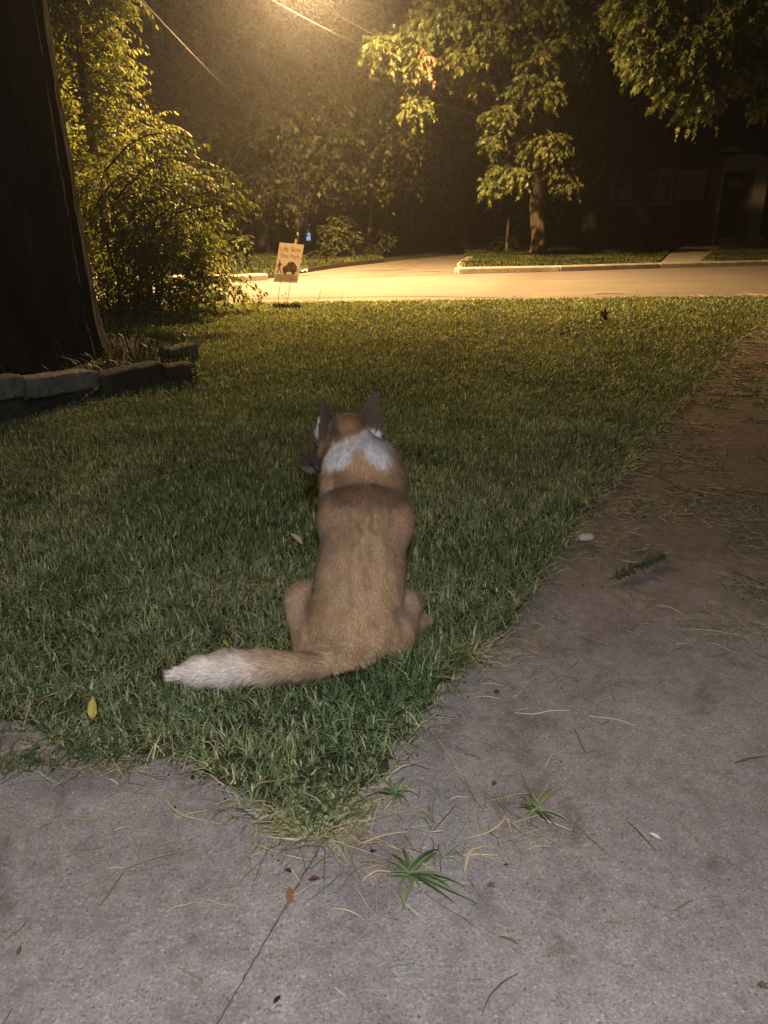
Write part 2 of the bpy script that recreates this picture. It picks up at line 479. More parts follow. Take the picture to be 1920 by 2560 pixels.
HC = np.array([-.112, 2.395, .603])            # skull centre
NOSE = D(768, 1157, 2.51)
HF = NOSE - HC
HFn = HF / np.linalg.norm(HF)
EARL = (D(824, 1112, 2.372), D(808, 994, 2.385), (.55, .75, 0))
EARR = (D(914, 1082, 2.43), D(941, 978, 2.42), (1, .25, .0))
def dog_sdf(P, ears=True):
    d = sd_cap(P, (-.085, 2.035, .120), (-.075, 2.10, .23), .135, .121, (1.06, 1, 1))          # pelvis / loin
    d = smin(d, sd_cap(P, (-.07, 2.12, .25), (-.058, 2.235, .355), .122, .140, (1.02, 1, 1)), .05)   # barrel
    d = smin(d, sd_cap(P, (-.06, 2.30, .30), (-.06, 2.36, .34), .13, .11), .05)                # chest in front
    d = smin(d, sd_cap(P, (-.125, 2.235, .375), (.012, 2.235, .37), .072, .072), .05)              # shoulder blades
    d = smin(d, sd_cap(P, (-.060, 2.325, .455), (-.068, 2.345, .50), .112, .103, (1.12, 1, 1)), .010)       # lower neck
    d = smin(d, sd_cap(P, (-.070, 2.345, .50), (-.104, 2.375, .565), .097, .063, (1.12, 1, 1)), .028)       # upper neck
    gx = (P[..., 0] + .062)
    d = d + .004 * np.exp(-(gx / .010) ** 2) * (P[..., 2] > .12) * (P[..., 2] < .40) - .006 * np.exp(-((np.abs(gx) - .055) / .03) ** 2) * np.exp(-((P[..., 2] - .37) / .05) ** 2)
    d = smin(d, sd_cap(P, (.010, 2.30, .462), (-.045, 2.345, .525), .056, .036), .04)               # ruff on the right
    d = smin(d, sd_cap(P, (-.150, 2.30, .42), (-.150, 2.34, .50), .045, .045), .04)                 # ruff on the left
    d = smin(d, sd_cap(P, (-.155, 2.352, .520), (-.158, 2.36, .545), .036, .034), .03)               # cheek fur left
    # head
    hd = sd_cap(P, HC + np.array([-.004, 0, .004]), HC + HF * .35, .060, .056)
    hd = smin(hd, sd_cap(P, D(800, 1085, 2.43), D(786, 1103, 2.45), .034, .030), .02)          # forehead and brow
    hd = smin(hd, sd_cap(P, D(808, 1140, 2.44), D(812, 1150, 2.40), .046, .040), .025)        # cheek
    hd = smin(hd, sd_cap(P, D(800, 1140, 2.46), NOSE, .036, .0275), .018)                     # muzzle
    hd = smin(hd, sd_cap(P, D(805, 1160, 2.46), D(779, 1174, 2.50), .026, .016), .01)         # lower jaw
    d = smin(d, hd, .018)
    # tail
    tp = [(-.06, 1.95, .035, .022), (-.14, 1.925, .042, .025), (-.23, 1.893, .048, .031), (-.34, 1.882, .054, .040), (-.44, 1.875, .054, .043), (-.52, 1.868, .048, .032), (-.588, 1.862, .042, .010)]
    for a, b in zip(tp[:-1], tp[1:]):
        d = smin(d, sd_cap(P, a[:3], b[:3], a[3], b[3]), .02)
    # hind legs
    d = smin(d, sd_cap(P, (-.175, 2.03, .10), (-.243, 2.115, .135), .088, .060), .018)
    d = smin(d, sd_cap(P, (-.245, 2.11, .145), (-.232, 2.02, .055), .056, .040), .03)
    d = smin(d, sd_cap(P, (-.235, 2.02, .04), (-.262, 2.20, .022), .034, .024), .02)
    d = smin(d, sd_cap(P, (.015, 2.04, .09), (.052, 2.13, .115), .082, .058), .018)
    d = smin(d, sd_cap(P, (.055, 2.125, .125), (.045, 2.03, .05), .054, .038), .03)
    d = smin(d, sd_cap(P, (.05, 2.03, .035), (.105, 2.19, .022), .033, .024), .02)
    d = smin(d, sd_cap(P, (.105, 2.19, .022), (.135, 2.215, .02), .026, .022), .02)
    # front legs and paws
    for sx in (-.125, .0):
        d = smin(d, sd_cap(P, (sx, 2.33, .30), (sx, 2.385, .16), .052, .034), .03)
        d = smin(d, sd_cap(P, (sx, 2.385, .16), (sx, 2.40, .03), .030, .022), .015)
        d = smin(d, sd_cap(P, (sx, 2.40, .022), (sx - .005, 2.445, .02), .026, .020), .015)
    if ears:
        for (b, t, ac), w0, cv in ((EARL, .052, .55), (EARR, .060, -.45)):
            d = smin(d, sd_ear(P, b, t, ac, w0, .0055, cv), .012)
    return d

def surface_nets(fn, lo, hi, h):
    ax = [np.arange(lo[i], hi[i] + h, h, dtype=np.float32) for i in range(3)]
    nx, ny, nz = map(len, ax)
    F = np.empty((nx, ny, nz), np.float32)
    Yg, Zg = np.meshgrid(ax[1], ax[2], indexing='ij')
    for i in range(0, nx, 16):
        xs = ax[0][i:i + 16]
        P = np.empty((len(xs), ny, nz, 3), np.float32)
        P[..., 0] = xs[:, None, None]; P[..., 1] = Yg; P[..., 2] = Zg
        F[i:i + 16] = fn(P)
    S = F < 0
    acc = np.zeros((nx - 1, ny - 1, nz - 1, 3), np.float32)
    cnt = np.zeros((nx - 1, ny - 1, nz - 1), np.float32)
    sl = lambda o, n: slice(o, n - 1 + o)
    for axis in range(3):
        for a in (0, 1):
            for b in (0, 1):
                o1 = [0, 0, 0]
                oth = [k for k in range(3) if k != axis]
                o1[oth[0]] = a; o1[oth[1]] = b
                o2 = list(o1); o2[axis] = 1
                f1 = F[sl(o1[0], nx), sl(o1[1], ny), sl(o1[2], nz)]
                f2 = F[sl(o2[0], nx), sl(o2[1], ny), sl(o2[2], nz)]
                cr = (f1 < 0) != (f2 < 0)
                t = np.where(cr, f1 / (f1 - f2 + 1e-12), 0)
                for k in range(3):
                    acc[..., k] += np.where(cr, o1[k] + (t if k == axis else 0), 0)
                cnt += cr
    act = cnt > 0
    idx = -np.ones(act.shape, np.int64)
    idx[act] = np.arange(act.sum())
    ci = np.argwhere(act)
    V = (ci + acc[act] / cnt[act][:, None]) * h + np.array([ax[0][0], ax[1][0], ax[2][0]])
    quads = []
    for axis in range(3):
        o = [k for k in range(3) if k != axis]
        s1 = [slice(1, -1)] * 3; s2 = [slice(1, -1)] * 3
        s1[axis] = slice(0, -1); s2[axis] = slice(1, None)
        a, b = S[tuple(s1)], S[tuple(s2)]
        loc = np.argwhere(a != b)
        sgn = a[tuple(loc.T)]
        base = loc.copy()
        base[:, o[0]] += 1; base[:, o[1]] += 1
        def cell(d0, d1):
            c = base.copy(); c[:, o[0]] -= d0; c[:, o[1]] -= d1
            return idx[tuple(c.T)]
        q = np.stack([cell(1, 1), cell(0, 1), cell(0, 0), cell(1, 0)], 1)
        flip = sgn if axis != 1 else ~sgn
        q[~flip] = q[~flip][:, ::-1]
        quads.append(q)
    Q = np.concatenate(quads)
    return V, Q[(Q >= 0).all(1)]

def grad(fn, V, e=.003):
    g = np.zeros((len(V), 3))
    for k in range(3):
        dv = np.zeros(3); dv[k] = e
        g[:, k] = fn((V + dv).astype(np.float32)) - fn((V - dv).astype(np.float32))
    return nrm(g)

DV, DQ = surface_nets(dog_sdf, (-.68, 1.82, -.02), (.22, 2.62, .80), .0055)
DN = grad(dog_sdf, DV)
# wire the winding to the outside
c = DV[DQ].mean(1); fn_ = np.cross(DV[DQ[:, 1]] - DV[DQ[:, 0]], DV[DQ[:, 2]] - DV[DQ[:, 0]])
bad = (fn_ * DN[DQ[:, 0]]).sum(1) < 0
DQ[bad] = DQ[bad][:, ::-1]

TP = np.array([(-.14, 1.925, .045), (-.23, 1.893, .052), (-.34, 1.882, .056), (-.44, 1.875, .054), (-.52, 1.868, .048), (-.62, 1.862, .042)])[::-1]
def tailmask(V):
    ty, tz = np.interp(V[:, 0], TP[:, 0], TP[:, 1]), np.interp(V[:, 0], TP[:, 0], TP[:, 2])
    return (V[:, 0] < -.145) & (np.hypot(V[:, 1] - ty, V[:, 2] - tz) < .058)
def photo_uv(V):
    zc = V[:, 1] * CP - (V[:, 2] - H) * SP
    yc = V[:, 1] * SP + (V[:, 2] - H) * CP
    return 960 + 1925 * V[:, 0] / zc, 1280 - 1925 * yc / zc
def sstep(a, b, x):
    t = np.clip((x - a) / (b - a), 0, 1)
    return t * t * (3 - 2 * t)
def n3(V, s, seed):
    return (vnoise(V[:, 0] + V[:, 1] * .37, V[:, 2] + V[:, 1] * .61, s, seed) + vnoise(V[:, 0] * .8 - V[:, 2] * .3, V[:, 1] + V[:, 0] * .2, s * 1.1, seed + 1)) / 2
def coat(V, Nn):
    x, y, z = V.T
    n1 = n3(V, 14, 3); n2 = n3(V, 45, 5); nfine = n3(V, 130, 9)
    tan = np.array([.325, .208, .122]); dark = np.array([.125, .072, .047]); pale = np.array([.40, .285, .19])
    white = np.array([.52, .51, .53]); grey = np.array([.075, .060, .052]); earb = np.array([.062, .043, .031]); ging = np.array([.15, .082, .040])
    c = tan[None] * (.88 + .24 * n1 + .12 * (n2 - .5))[:, None]
    def mixc(c, col, m):
        m = np.clip(m, 0, 1)[:, None]
        return c * (1 - m) + col[None] * m
    axx = x + .062
    # darker saddle around the withers
    m = np.exp(-((axx) / .055) ** 2) * sstep(.30, .38, z) * (1 - sstep(.46, .50, z)) * (y < 2.32)
    st = n3(V * np.array([3.2, 1, 1]), 34, 41)
    c = mixc(c, dark, m * .75 * sstep(.42, .72, st))
    c = mixc(c, np.array([.37, .27, .19]), sstep(.45, .72, n3(V * np.array([2.2, 1, 1]), 20, 51)) * .45 * (z < .45))
    c = mixc(c, np.array([.17, .105, .068]), sstep(.52, .78, n3(V * np.array([2.6, .8, .8]), 17, 57)) * .45 * (z < .52) * (z > .16))
    # dark band on the lower nape
    m = sstep(.425, .455, z + .03 * (n1 - .5)) * (1 - sstep(.50, .545, z + .1 * axx)) * (x > -.155)
    c = mixc(c, dark, m * .75)
    # pale sides of the rump and the top of the thighs
    c = mixc(c, pale, sstep(.08, .15, z) * (1 - sstep(.2, .24, z)) * (np.abs(x + .095) > .125) * .85)
    crease_shade = np.exp(-((np.abs(x + .075 + .25 * (z - .1)) - .128) / .010) ** 2) * (z < .20) * (z > .07) * (y < 2.15)
    c = mixc(c, dark, crease_shade * .55)  # shade in the fold between thigh and torso, painted into the coat
    c = mixc(c, pale, (1 - sstep(.02, .12, z)) * .18)
    # collar of white fur behind the head, parted at the nape
    zz = z + .02 * (n1 - .5)
    mW = sstep(-.112, -.128, -(-x)) * 0
    def patch(cx, cz, ang, ra, rb):
        dx, dz = x - cx + .012 * (n2 - .5), zz - cz
        a_, b_ = dx * math.cos(ang) + dz * math.sin(ang), -dx * math.sin(ang) + dz * math.cos(ang)
        return np.exp(-((a_ / ra) ** 2 + (b_ / rb) ** 2) ** 3 * .8)
    left = patch(-.138, .560, R(38), .056, .029)
    right = patch(-.030, .585, R(-42), .056, .032)
    mid = np.exp(-(((x + .088) / .045) ** 2 + ((zz - .592) / .018) ** 2)) * .8
    nk = (y < 2.46) & (z < .64)
    c = mixc(c, white, np.maximum(np.maximum(left, right), mid) * nk)
    c = mixc(c, pale, np.exp(-(((x + .185) / .03) ** 2 + ((z - .455) / .04) ** 2)) * .6)
    # head
    t = ((V - HC) @ HFn)
    hd = (z > .42) & ((V - HC) @ HFn > -.03) & (y > 2.36) & (((V - HC) ** 2).sum(1) < .34 ** 2)
    top = sstep(.632, .648, z) * (y > 2.33)
    c = mixc(c, ging, np.maximum(top * .9, hd * sstep(-.02, .02, t) * .55 * (z > .56)))
    c = mixc(c, dark * .55, hd * sstep(.0, .03, t) * .8)
    c = mixc(c, grey, hd * sstep(.085, .125, t) * .9)
    c = mixc(c, white, hd * sstep(.12, .16, t) * sstep(.50, .47, z) * .0 + hd * sstep(.09, .13, t) * sstep(.478, .455, z) * .6)
    # the cap of darker ginger fur from the ears down over the face
    pu, pv_ = photo_uv(V)
    bound = np.interp(pu, [740, 795, 808, 822, 845, 872, 897, 925], [1260, 1215, 1150, 1122, 1098, 1088, 1082, 1060]) + 8 * (n2 - .5)
    cap = sstep(7, -7, pv_ - bound) * (z > .40) * (y > 2.30) if False else (1 - sstep(-7, 7, pv_ - bound)) * (z > .40) * (y > 2.30)
    c = mixc(c, np.array([.115, .068, .040]) * 1.0, cap * .92)
    c = mixc(c, np.array([.27, .145, .060]), cap * np.exp(-(((pu - 868) / 26) ** 2 + ((pv_ - 1062) / 17) ** 2)) * .8)
    c = mixc(c, np.array([.045, .030, .024]), cap * np.exp(-(((pu - 838) / 12) ** 2 + ((pv_ - 1085) / 26) ** 2)) * .8)
    muz = (pu < 800) * cap
    c = mixc(c, np.array([.075, .055, .042]), muz * sstep(1120, 1135, pv_))
    c = mixc(c, np.array([.34, .34, .37]), muz * sstep(1160, 1176, pv_) * .7)
    c = mixc(c, np.array([.028, .020, .018]), cap * np.exp(-(((pu - 790) / 9) ** 2 + ((pv_ - 1128) / 9) ** 2)) * .85)
    # ears
    for (b, tp_, ac), inner in ((EARL, True), (EARR, False)):
        b = np.array(b); tp_ = np.array(tp_)
        U = nrm(tp_ - b); L = np.linalg.norm(tp_ - b)
        q = V - b; tt = q @ U
        near = (sd_ear(V.astype(np.float32), b, tp_, ac, .052 if inner else .060, .0055, .55 if inner else -.45) < .0035) & (tt > .006)
        c = mixc(c, earb, near * sstep(.0, .02, tt))
        if inner:
            ins = near & (Nn[:, 0] < -.25) & (tt < L * .62) & (tt > .022) & (x < -.150)
            c = mixc(c, np.array([.52, .50, .53]), ins * .75)
        else:
            c = mixc(c, np.array([.10, .072, .055]), near * sstep(.0, .1, n2 - .3) * .5 * (Nn[:, 1] < 0))
    # tail: tan root, pale brush
    tl = tailmask(V).astype(float)
    c = mixc(c, pale, tl * .75)
    c = mixc(c, np.array([.44, .30, .18]), tl * sstep(.055, .085, z) * .7)
    c = mixc(c, np.array([.66, .60, .56]), tl * sstep(-.22, -.42, x + .05 * n2) * (1 - .35 * sstep(.08, .1, z)))
    # paws
    c = mixc(c, pale, ((z < .05) & ((y > 2.38) | (x > .08))) * .8)
    return c * (.9 + .2 * nfine)[:, None]
DC = coat(DV, DN)

def fur_mat(name, rough=.8):
    m, n, p = mat_new(name)
    at = N(n, 'ShaderNodeAttribute', attribute_name='coat')
    n.links.new(at.outputs['Color'], p.inputs['Base Color'])
    p.inputs['Roughness'].default_value = rough
    p.inputs['Specular IOR Level'].default_value = .12
    p.inputs['Sheen Weight'].default_value = .04
    p.inputs['Sheen Roughness'].default_value = .5
    return m
M['coat'] = fur_mat('dog_coat')
M['fur'] = fur_mat('dog_fur', .65)
dog = empty('dog', (-.08, 2.08, 0), 'tan dog with white neck patches and pale bushy tail sitting at the lawn edge', 'dog')
mesh('body', DV, DQ, M['coat'], dog, smooth=True, cols=DC * .75)
# fur: short strands combed backwards along the body
def flow(V, Nn):
    x, y, z = V.T
    f = np.tile(np.array([0., -.35, -1.0]), (len(V), 1))
    f[:, 0] += (x + .07) * 1.2
    tl = tailmask(V)
    f[tl] = (-1, .02, .0)
    hd = ((V - HC) @ HFn > -.02) & (z > .42) & (y > 2.36) & (z < .72)
    f[hd] = -HFn + np.array([0, 0, -.15])
    for (b, tp_, ac) in (EARL, EARR):
        b = np.array(b); U = nrm(np.array(tp_) - b); q = V - b; tt = q @ U
        near = (np.linalg.norm(q - tt[:, None] * U, axis=1) < .05) & (tt > .0)
        f[near] = U
    f -= Nn * (f * Nn).sum(1)[:, None]
    return nrm(f)
tri = np.concatenate([DQ[:, [0, 1, 2]], DQ[:, [0, 2, 3]]])
A = np.linalg.norm(np.cross(DV[tri[:, 1]] - DV[tri[:, 0]], DV[tri[:, 2]] - DV[tri[:, 0]]), axis=1)
cen = DV[tri].mean(1)
wgt = A * np.where((cen[:, 0] < -.2) & (cen[:, 2] < .14), 1.6, 1.0) * (cen[:, 2] > .005)
NF = 170000
pk = rng.choice(len(tri), NF, p=wgt / wgt.sum())
r1, r2 = rng.random(NF), rng.random(NF)
fl = r1 + r2 > 1; r1[fl] = 1 - r1[fl]; r2[fl] = 1 - r2[fl]
T3 = tri[pk]
W3 = np.stack([1 - r1 - r2, r1, r2], 1)[..., None]
fp = (DV[T3] * W3).sum(1); fnn = nrm((DN[T3] * W3).sum(1)); fc = (DC[T3] * W3).sum(1)
x, y, z = fp.T
ln = np.full(NF, .0115)
tail = tailmask(fp)
ln[tail] = .030
neck = (z > .42) & (z < .61); ln[neck] = .021
thigh = (z < .24) & (np.abs(x + .09) > .11) & ~tail; ln[thigh] = .017
earm = z > .655; ln[earm] = .006
hd = ((fp - HC) @ HFn > .03) & (z > .42) & (y > 2.36); ln[hd] = .007
ln *= rng.uniform(.6, 1.25, NF)
lift = np.where(tail, .45, np.where(neck, .32, .20)) + rng.uniform(-.08, .14, NF)
fd = nrm(flow(fp, fnn) + rng.normal(0, .17, (NF, 3)) + (.6 * (n3(fp, 30, 21)[:, None] - .5) + .7 * (n3(fp, 80, 23)[:, None] - .5)) * np.cross(fnn, flow(fp, fnn)))
d1 = nrm(fd + fnn * lift[:, None] * 1.3)
d2 = nrm(fd + fnn * lift[:, None] * .5 + np.array([0, 0, -.12]))
sd = nrm(np.cross(fnn, fd)) * (rng.uniform(.0005, .0011, NF) * np.where(tail, 1.2, 1))[:, None]
base = fp - fnn * .001
midp = base + d1 * (ln * .5)[:, None]
tip = midp + d2 * (ln * .5)[:, None]
FV = np.stack([base - sd, base + sd, midp - sd * .8, midp + sd * .8, tip], 1).reshape(-1, 3)
ii = (np.arange(NF) * 5)[:, None]
FF = np.concatenate([ii + [0, 1, 3], ii + [0, 3, 2], ii + [2, 3, 4]]).astype(np.int64)
jit = (rng.lognormal(0, .20, NF) * (.8 + .4 * n3(fp, 85, 77)))[:, None] * np.array([1, 1, 1])
fcol = np.repeat((fc * jit * .98)[:, None, :], 5, 1).reshape(-1, 3)
mesh('fur', FV, FF, M['fur'], dog, cols=np.clip(fcol, 0, .85))
# nose and eyes
def ball(c, r, sc=(1, 1, 1), seg=16, rings=10):
    v = []; f = []
    for i in range(rings + 1):
        th = math.pi * i / rings
        for j in range(seg):
            ph = 2 * math.pi * j / seg
            v.append([c[0] + r * sc[0] * math.sin(th) * math.cos(ph), c[1] + r * sc[1] * math.sin(th) * math.sin(ph), c[2] + r * sc[2] * math.cos(th)])
    for i in range(rings):
        for j in range(seg):
            f.append([i * seg + j, (i + 1) * seg + j, (i + 1) * seg + (j + 1) % seg, i * seg + (j + 1) % seg])
    return np.array(v), f
mk = plain('wet_black', (.015, .013, .013), rough=.25, spec=.6)
v, f = ball(NOSE + HFn * .024 + np.array([0, 0, .012]), .012, (1, 1, .8)); mesh('nose', v, f, mk, dog, smooth=True)
for ec in (D(793, 1119, 2.428), D(790, 1112, 2.50)):
    v, f = ball(ec, .0085); mesh('eye', v, f, mk, dog, smooth=True)
#@@STAGE3

# ------------------------------------------------------------------ grass
def blades(px, py, h, wd, lean, seed, z0=0.0, bendk=1.0):
    r = np.random.default_rng(seed)
    n = len(px)
    az = r.uniform(0, 2 * math.pi, n)
    fa = az + r.normal(math.pi / 2, .5, n)
    dirx, diry = np.cos(az), np.sin(az)
    sx, sy = np.cos(fa) * wd / 2, np.sin(fa) * wd / 2
    le = lean * h
    P0 = np.stack([px, py, np.full(n, z0)], 1)
    P1 = P0 + np.stack([dirx * le * .35, diry * le * .35, h * .55], 1)
    P2 = P0 + np.stack([dirx * le * 1.0, diry * le * 1.0, h * (1.0 - .25 * bendk * lean)], 1)
    S = np.stack([sx, sy, np.zeros(n)], 1)
    V = np.stack([P0 - S, P0 + S, P1 - S * .9, P1 + S * .9, P2], 1).reshape(-1, 3)
    ii = (np.arange(n) * 5)[:, None]
    F = np.concatenate([ii + [0, 1, 3], ii + [0, 3, 2], ii + [2, 3, 4]])
    return V, F
def scatter(poly, n, ylo, yhi, xlo, xhi):
    x = rng.uniform(xlo, xhi, n); y = rng.uniform(ylo, yhi, n)
    k = inpoly(x, y, poly)
    return x[k], y[k]
def infrustum(x, y, m=.35):
    zc = y * CP + H * SP
    return np.abs(x) < 960 / 1925 * zc + m
LP = np.array(LAWN)
parts_v, parts_f, parts_r = [], [], []
nv = 0
zones = [(1.2, 2.6, 17000, 1.0), (2.6, 3.8, 14000, 1.1), (3.8, 5.5, 8500, 1.4), (5.5, 8.5, 3000, 2.5), (8.5, 13.2, 1500, 3.6)]
zi = 0
for ylo, yhi, dens, ws in zones:
    xm = 960 / 1925 * (yhi * CP + H * SP) + .5
    x, y = scatter(LP, int(dens * 2 * xm * (yhi - ylo)), ylo, yhi, -xm, xm)
    k = infrustum(x, y); x, y = x[k], y[k]
    # tufts: pull blades toward random centres, thin out by noise
    cl = vnoise(x, y, 9, 11) * .5 + vnoise(x, y, 23, 12) * .5
    k = rng.random(len(x)) < (.45 + .75 * cl if ylo < 3.5 else .75 + .25 * cl)
    x, y, cl = x[k], y[k], cl[k]
    h = (.020 + .030 * (cl if ylo < 3.5 else .3 + .4 * cl)) * rng.uniform(.5, 1.4, len(x))
    big = rng.random(len(x)) < .04
    h[big] *= 1.45
    # keep the dog's seat free, press the grass under the tail
    P = np.stack([x, y, np.full(len(x), .05)], 1).astype(np.float32)
    sd_ = dog_sdf(P, False)
    k = sd_ > .012
    under = (sd_ < .05) & (x < -.16) & (y < 2.0)
    h[under & (y > 1.88)] *= .6
    front = (y < 1.96) & (y > 1.82) & (x > -.08) & (x < .16)
    h[front] *= 2.0
    x, y, h = x[k], y[k], h[k]
    wd = rng.uniform(.0026, .0066, len(x)) * ws ** .8
    lean = rng.uniform(.1, 1.7, len(x)) * (1 if ylo < 2.5 else .65)
    v, f = blades(x, y, h, wd, lean, 100 + zi); zi += 1
    col = np.clip(.12 + .30 * vnoise(x, y, 3.0, 14) + .25 * vnoise(x, y, 14, 15) + rng.normal(.08, .21, len(x)), 0, .93)
    dry = rng.random(len(x)) < (.04 if ylo < 3 else .012)
    col[dry] = rng.uniform(.93, 1, dry.sum())
    parts_v.append(v); parts_f.append(f + nv); nv += len(v); parts_r.append(np.repeat(col, 5))
# blades straggling over the edge of the paving
P = np.array(LAWN[1:41])[:, :2]; sg = P[1:] - P[:-1]; Ls = np.linalg.norm(sg, axis=1)
n = 9000
k = rng.choice(len(Ls), n, p=Ls / Ls.sum()); nn_ = np.stack([sg[:, 1], -sg[:, 0]], 1) / Ls[:, None]
q = P[k] + sg[k] * rng.random(n)[:, None] + nn_[k] * rng.normal(.004, .022, n)[:, None]
kk = rng.random(n) < .25 + 1.1 * vnoise(q[:, 0], q[:, 1], 7, 71); q = q[kk]
v, f = blades(q[:, 0], q[:, 1], rng.uniform(.018, .062, len(q)), rng.uniform(.0025, .005, len(q)) * np.maximum(1, q[:, 1] / 3), rng.uniform(.8, 2.2, len(q)), 177, -.006, .4)
col = np.clip(rng.normal(.5, .25, len(q)), 0, .92); dry = rng.random(len(q)) < .25; col[dry] = 1
parts_v.append(v); parts_f.append(f + nv); nv += len(v); parts_r.append(np.repeat(col, 5))
# longer dark blades standing in front of the rump, and weeds creeping over the slab on the left
x = np.r_[rng.uniform(-.06, .24, 650), rng.normal(G(60, 1850)[0], .10, 260), rng.normal(G(60, 1905)[0], .06, 200), rng.normal(G(240, 1890)[0], .08, 160)]
y = np.r_[rng.uniform(1.74, 1.99, 650), rng.normal(G(60, 1850)[1], .03, 260), rng.normal(G(60, 1900)[1], .018, 200), rng.normal(G(240, 1890)[1], .025, 160)]
kk = dog_sdf(np.stack([x, y, np.full(len(x), .04)], 1).astype(np.float32), False) > .006
kk &= inpoly(x, y, LP) | (np.arange(len(x)) >= 650)
kk &= (np.arange(len(x)) < 650) | (vnoise(x, y, 16, 91) > .42)
n1_ = 650
hh = np.r_[rng.uniform(.045, .095, n1_), rng.uniform(.015, .045, len(x) - n1_)]
ll = np.r_[rng.uniform(.1, .9, n1_), rng.uniform(.8, 2.2, len(x) - n1_)]
cc = np.r_[rng.uniform(.0, .45, n1_), rng.uniform(.0, .5, len(x) - n1_)]
wdd = rng.uniform(.004, .0075, len(x)); wdd[n1_:] *= .6
v, f = blades(x[kk], y[kk], hh[kk], wdd[kk], ll[kk], 178, -.006, .6)
parts_v.append(v); parts_f.append(f + nv); nv += len(v); parts_r.append(np.repeat(cc[kk], 5))
V = np.concatenate(parts_v)
g = mesh('lawn_grass', V, np.concatenate(parts_f).astype(np.int64), M['blade'], attrs={'rnd': np.concatenate(parts_r)})
tag(g, 'mown green lawn grass running from the concrete to the road', 'grass', kind='stuff')

# verge grass across the road
vv, ff, rr, nv = [], [], [], 0
for poly, zz in ((VR, .08), (VR2, .08), (VL, .06)):
    pp = np.array([p[:2] for p in poly])
    lo, hi = pp.min(0), pp.max(0)
    lo[0] = max(lo[0], -14); hi[0] = min(hi[0], 16); hi[1] = min(hi[1], 30)
    x, y = scatter(pp, 60000, lo[1], hi[1], lo[0], hi[0])
    k = infrustum(x, y); x, y = x[k], y[k]
    h = rng.uniform(.03, .08, len(x)) * (.7 + .6 * vnoise(x, y, 1.5, 31))
    v, f = blades(x, y, h, rng.uniform(.02, .035, len(x)), rng.uniform(.1, .9, len(x)), 200 + nv, zz)
    vv.append(v); ff.append(f + nv); nv += len(v); rr.append(np.repeat(np.clip(vnoise(x, y, 1.1, 33) * .7 + rng.normal(.15, .15, len(x)), 0, 1), 5))
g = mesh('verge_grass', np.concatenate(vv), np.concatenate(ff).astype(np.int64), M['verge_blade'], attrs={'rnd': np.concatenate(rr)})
tag(g, 'thin grass on the verges behind the far kerb', 'grass', kind='stuff')
#@@STAGE4
# ------------------------------------------------------------------ leaves and trees
OVAL = (np.array([[0, 0, 0], [.34, -.20, .05], [.72, -.15, .04], [1, 0, -.06], [.72, .15, .04], [.34, .20, .05]]), [[0, 1, 2], [0, 2, 3], [0, 3, 4], [0, 4, 5]])
def star_leaf():
    pts = [[0, 0, 0]]
    for a, r_ in [(-118, .42), (-88, .22), (-62, .58), (-32, .30), (0, .85), (32, .30), (62, .58), (88, .22), (118, .42)]:
        pts.append([.25 + r_ * math.cos(R(a)), r_ * math.sin(R(a)) * .95, -.12 * r_])
    return np.array(pts), [[0, i, i + 1] for i in range(1, 9)]
STAR = star_leaf()
def leaves(pos, axis, up, size, shape):
    T, F = shape
    a = nrm(axis); b = nrm(np.cross(up, a)); c = np.cross(a, b)
    V = pos[:, None, :] + size[:, None, None] * (T[None, :, 0:1] * a[:, None, :] + T[None, :, 1:2] * b[:, None, :] + T[None, :, 2:3] * c[:, None, :])
    k = len(T)
    Fa = (np.array(F)[None] + (np.arange(len(pos)) * k)[:, None, None]).reshape(-1, 3)
    return V.reshape(-1, 3), Fa, k
def sprays(O, Dr, L, m, droop, size, shape, r, wob=.35, hang=.5):
    """leafy twigs: O (n,3) origins, Dr (n,3), L (n,) -> leaf mesh + twig paths"""
    n = len(O)
    t = np.linspace(0, 1, 6)
    Dr = nrm(Dr)
    path = O[:, None, :] + Dr[:, None, :] * (L[:, None] * t)[..., None]
    path[..., 2] -= (droop * L)[:, None] * t ** 2
    tt = (np.arange(m) + .6) / m
    tt = np.clip(tt[None] + r.normal(0, .25 / m, (n, m)), .05, 1)
    pos = O[:, None, :] + Dr[:, None, :] * (L[:, None] * tt)[..., None]
    pos[..., 2] -= (droop * L)[:, None] * tt ** 2
    tan = Dr[:, None, :] + np.zeros((n, m, 3)); tan[..., 2] -= 2 * droop[:, None] * tt
    tan = nrm(tan)
    side = nrm(np.cross(tan, np.array([0, 0, 1.0])))
    sg = np.where(np.arange(m) % 2 == 0, 1., -1.)[None, :, None]
    ax = tan * .55 + side * sg * .8 + r.normal(0, wob, (n, m, 3)); ax[..., 2] -= hang
    up = np.array([0, 0, 1.]) + r.normal(0, .45, (n, m, 3))
    sz = size * r.uniform(.6, 1.25, (n, m))
    V, F, k = leaves(pos.reshape(-1, 3), ax.reshape(-1, 3), up.reshape(-1, 3), sz.reshape(-1), shape)
    shade = np.repeat(np.clip(r.normal(.5, .22, n * m) + np.repeat(r.normal(0, .15, n), m), 0, 1), k)
    return V, F, shade, path
class Crown:
    def __init__(s): s.v, s.f, s.r, s.n, s.tw = [], [], [], 0, []
    def add(s, V, F, sh, path=None):
        s.v.append(V); s.f.append(F + s.n); s.r.append(sh); s.n += len(V)
        if path is not None: s.tw.append(path)
    def build(s, parent, lm, tw_r=.004, twigs=True, name='crown'):
        o = mesh(name, np.concatenate(s.v), np.concatenate(s.f), lm, parent, attrs={'rnd': np.concatenate(s.r)})
        if twigs and s.tw:
            P = np.concatenate(s.tw)
            rr = np.linspace(1, .35, P.shape[1])[None] * tw_r * np.ones((len(P), 1))
            V, F = tubes(P, rr, 3)
            mesh('twigs', V, F, M['twig'], parent)
        return o
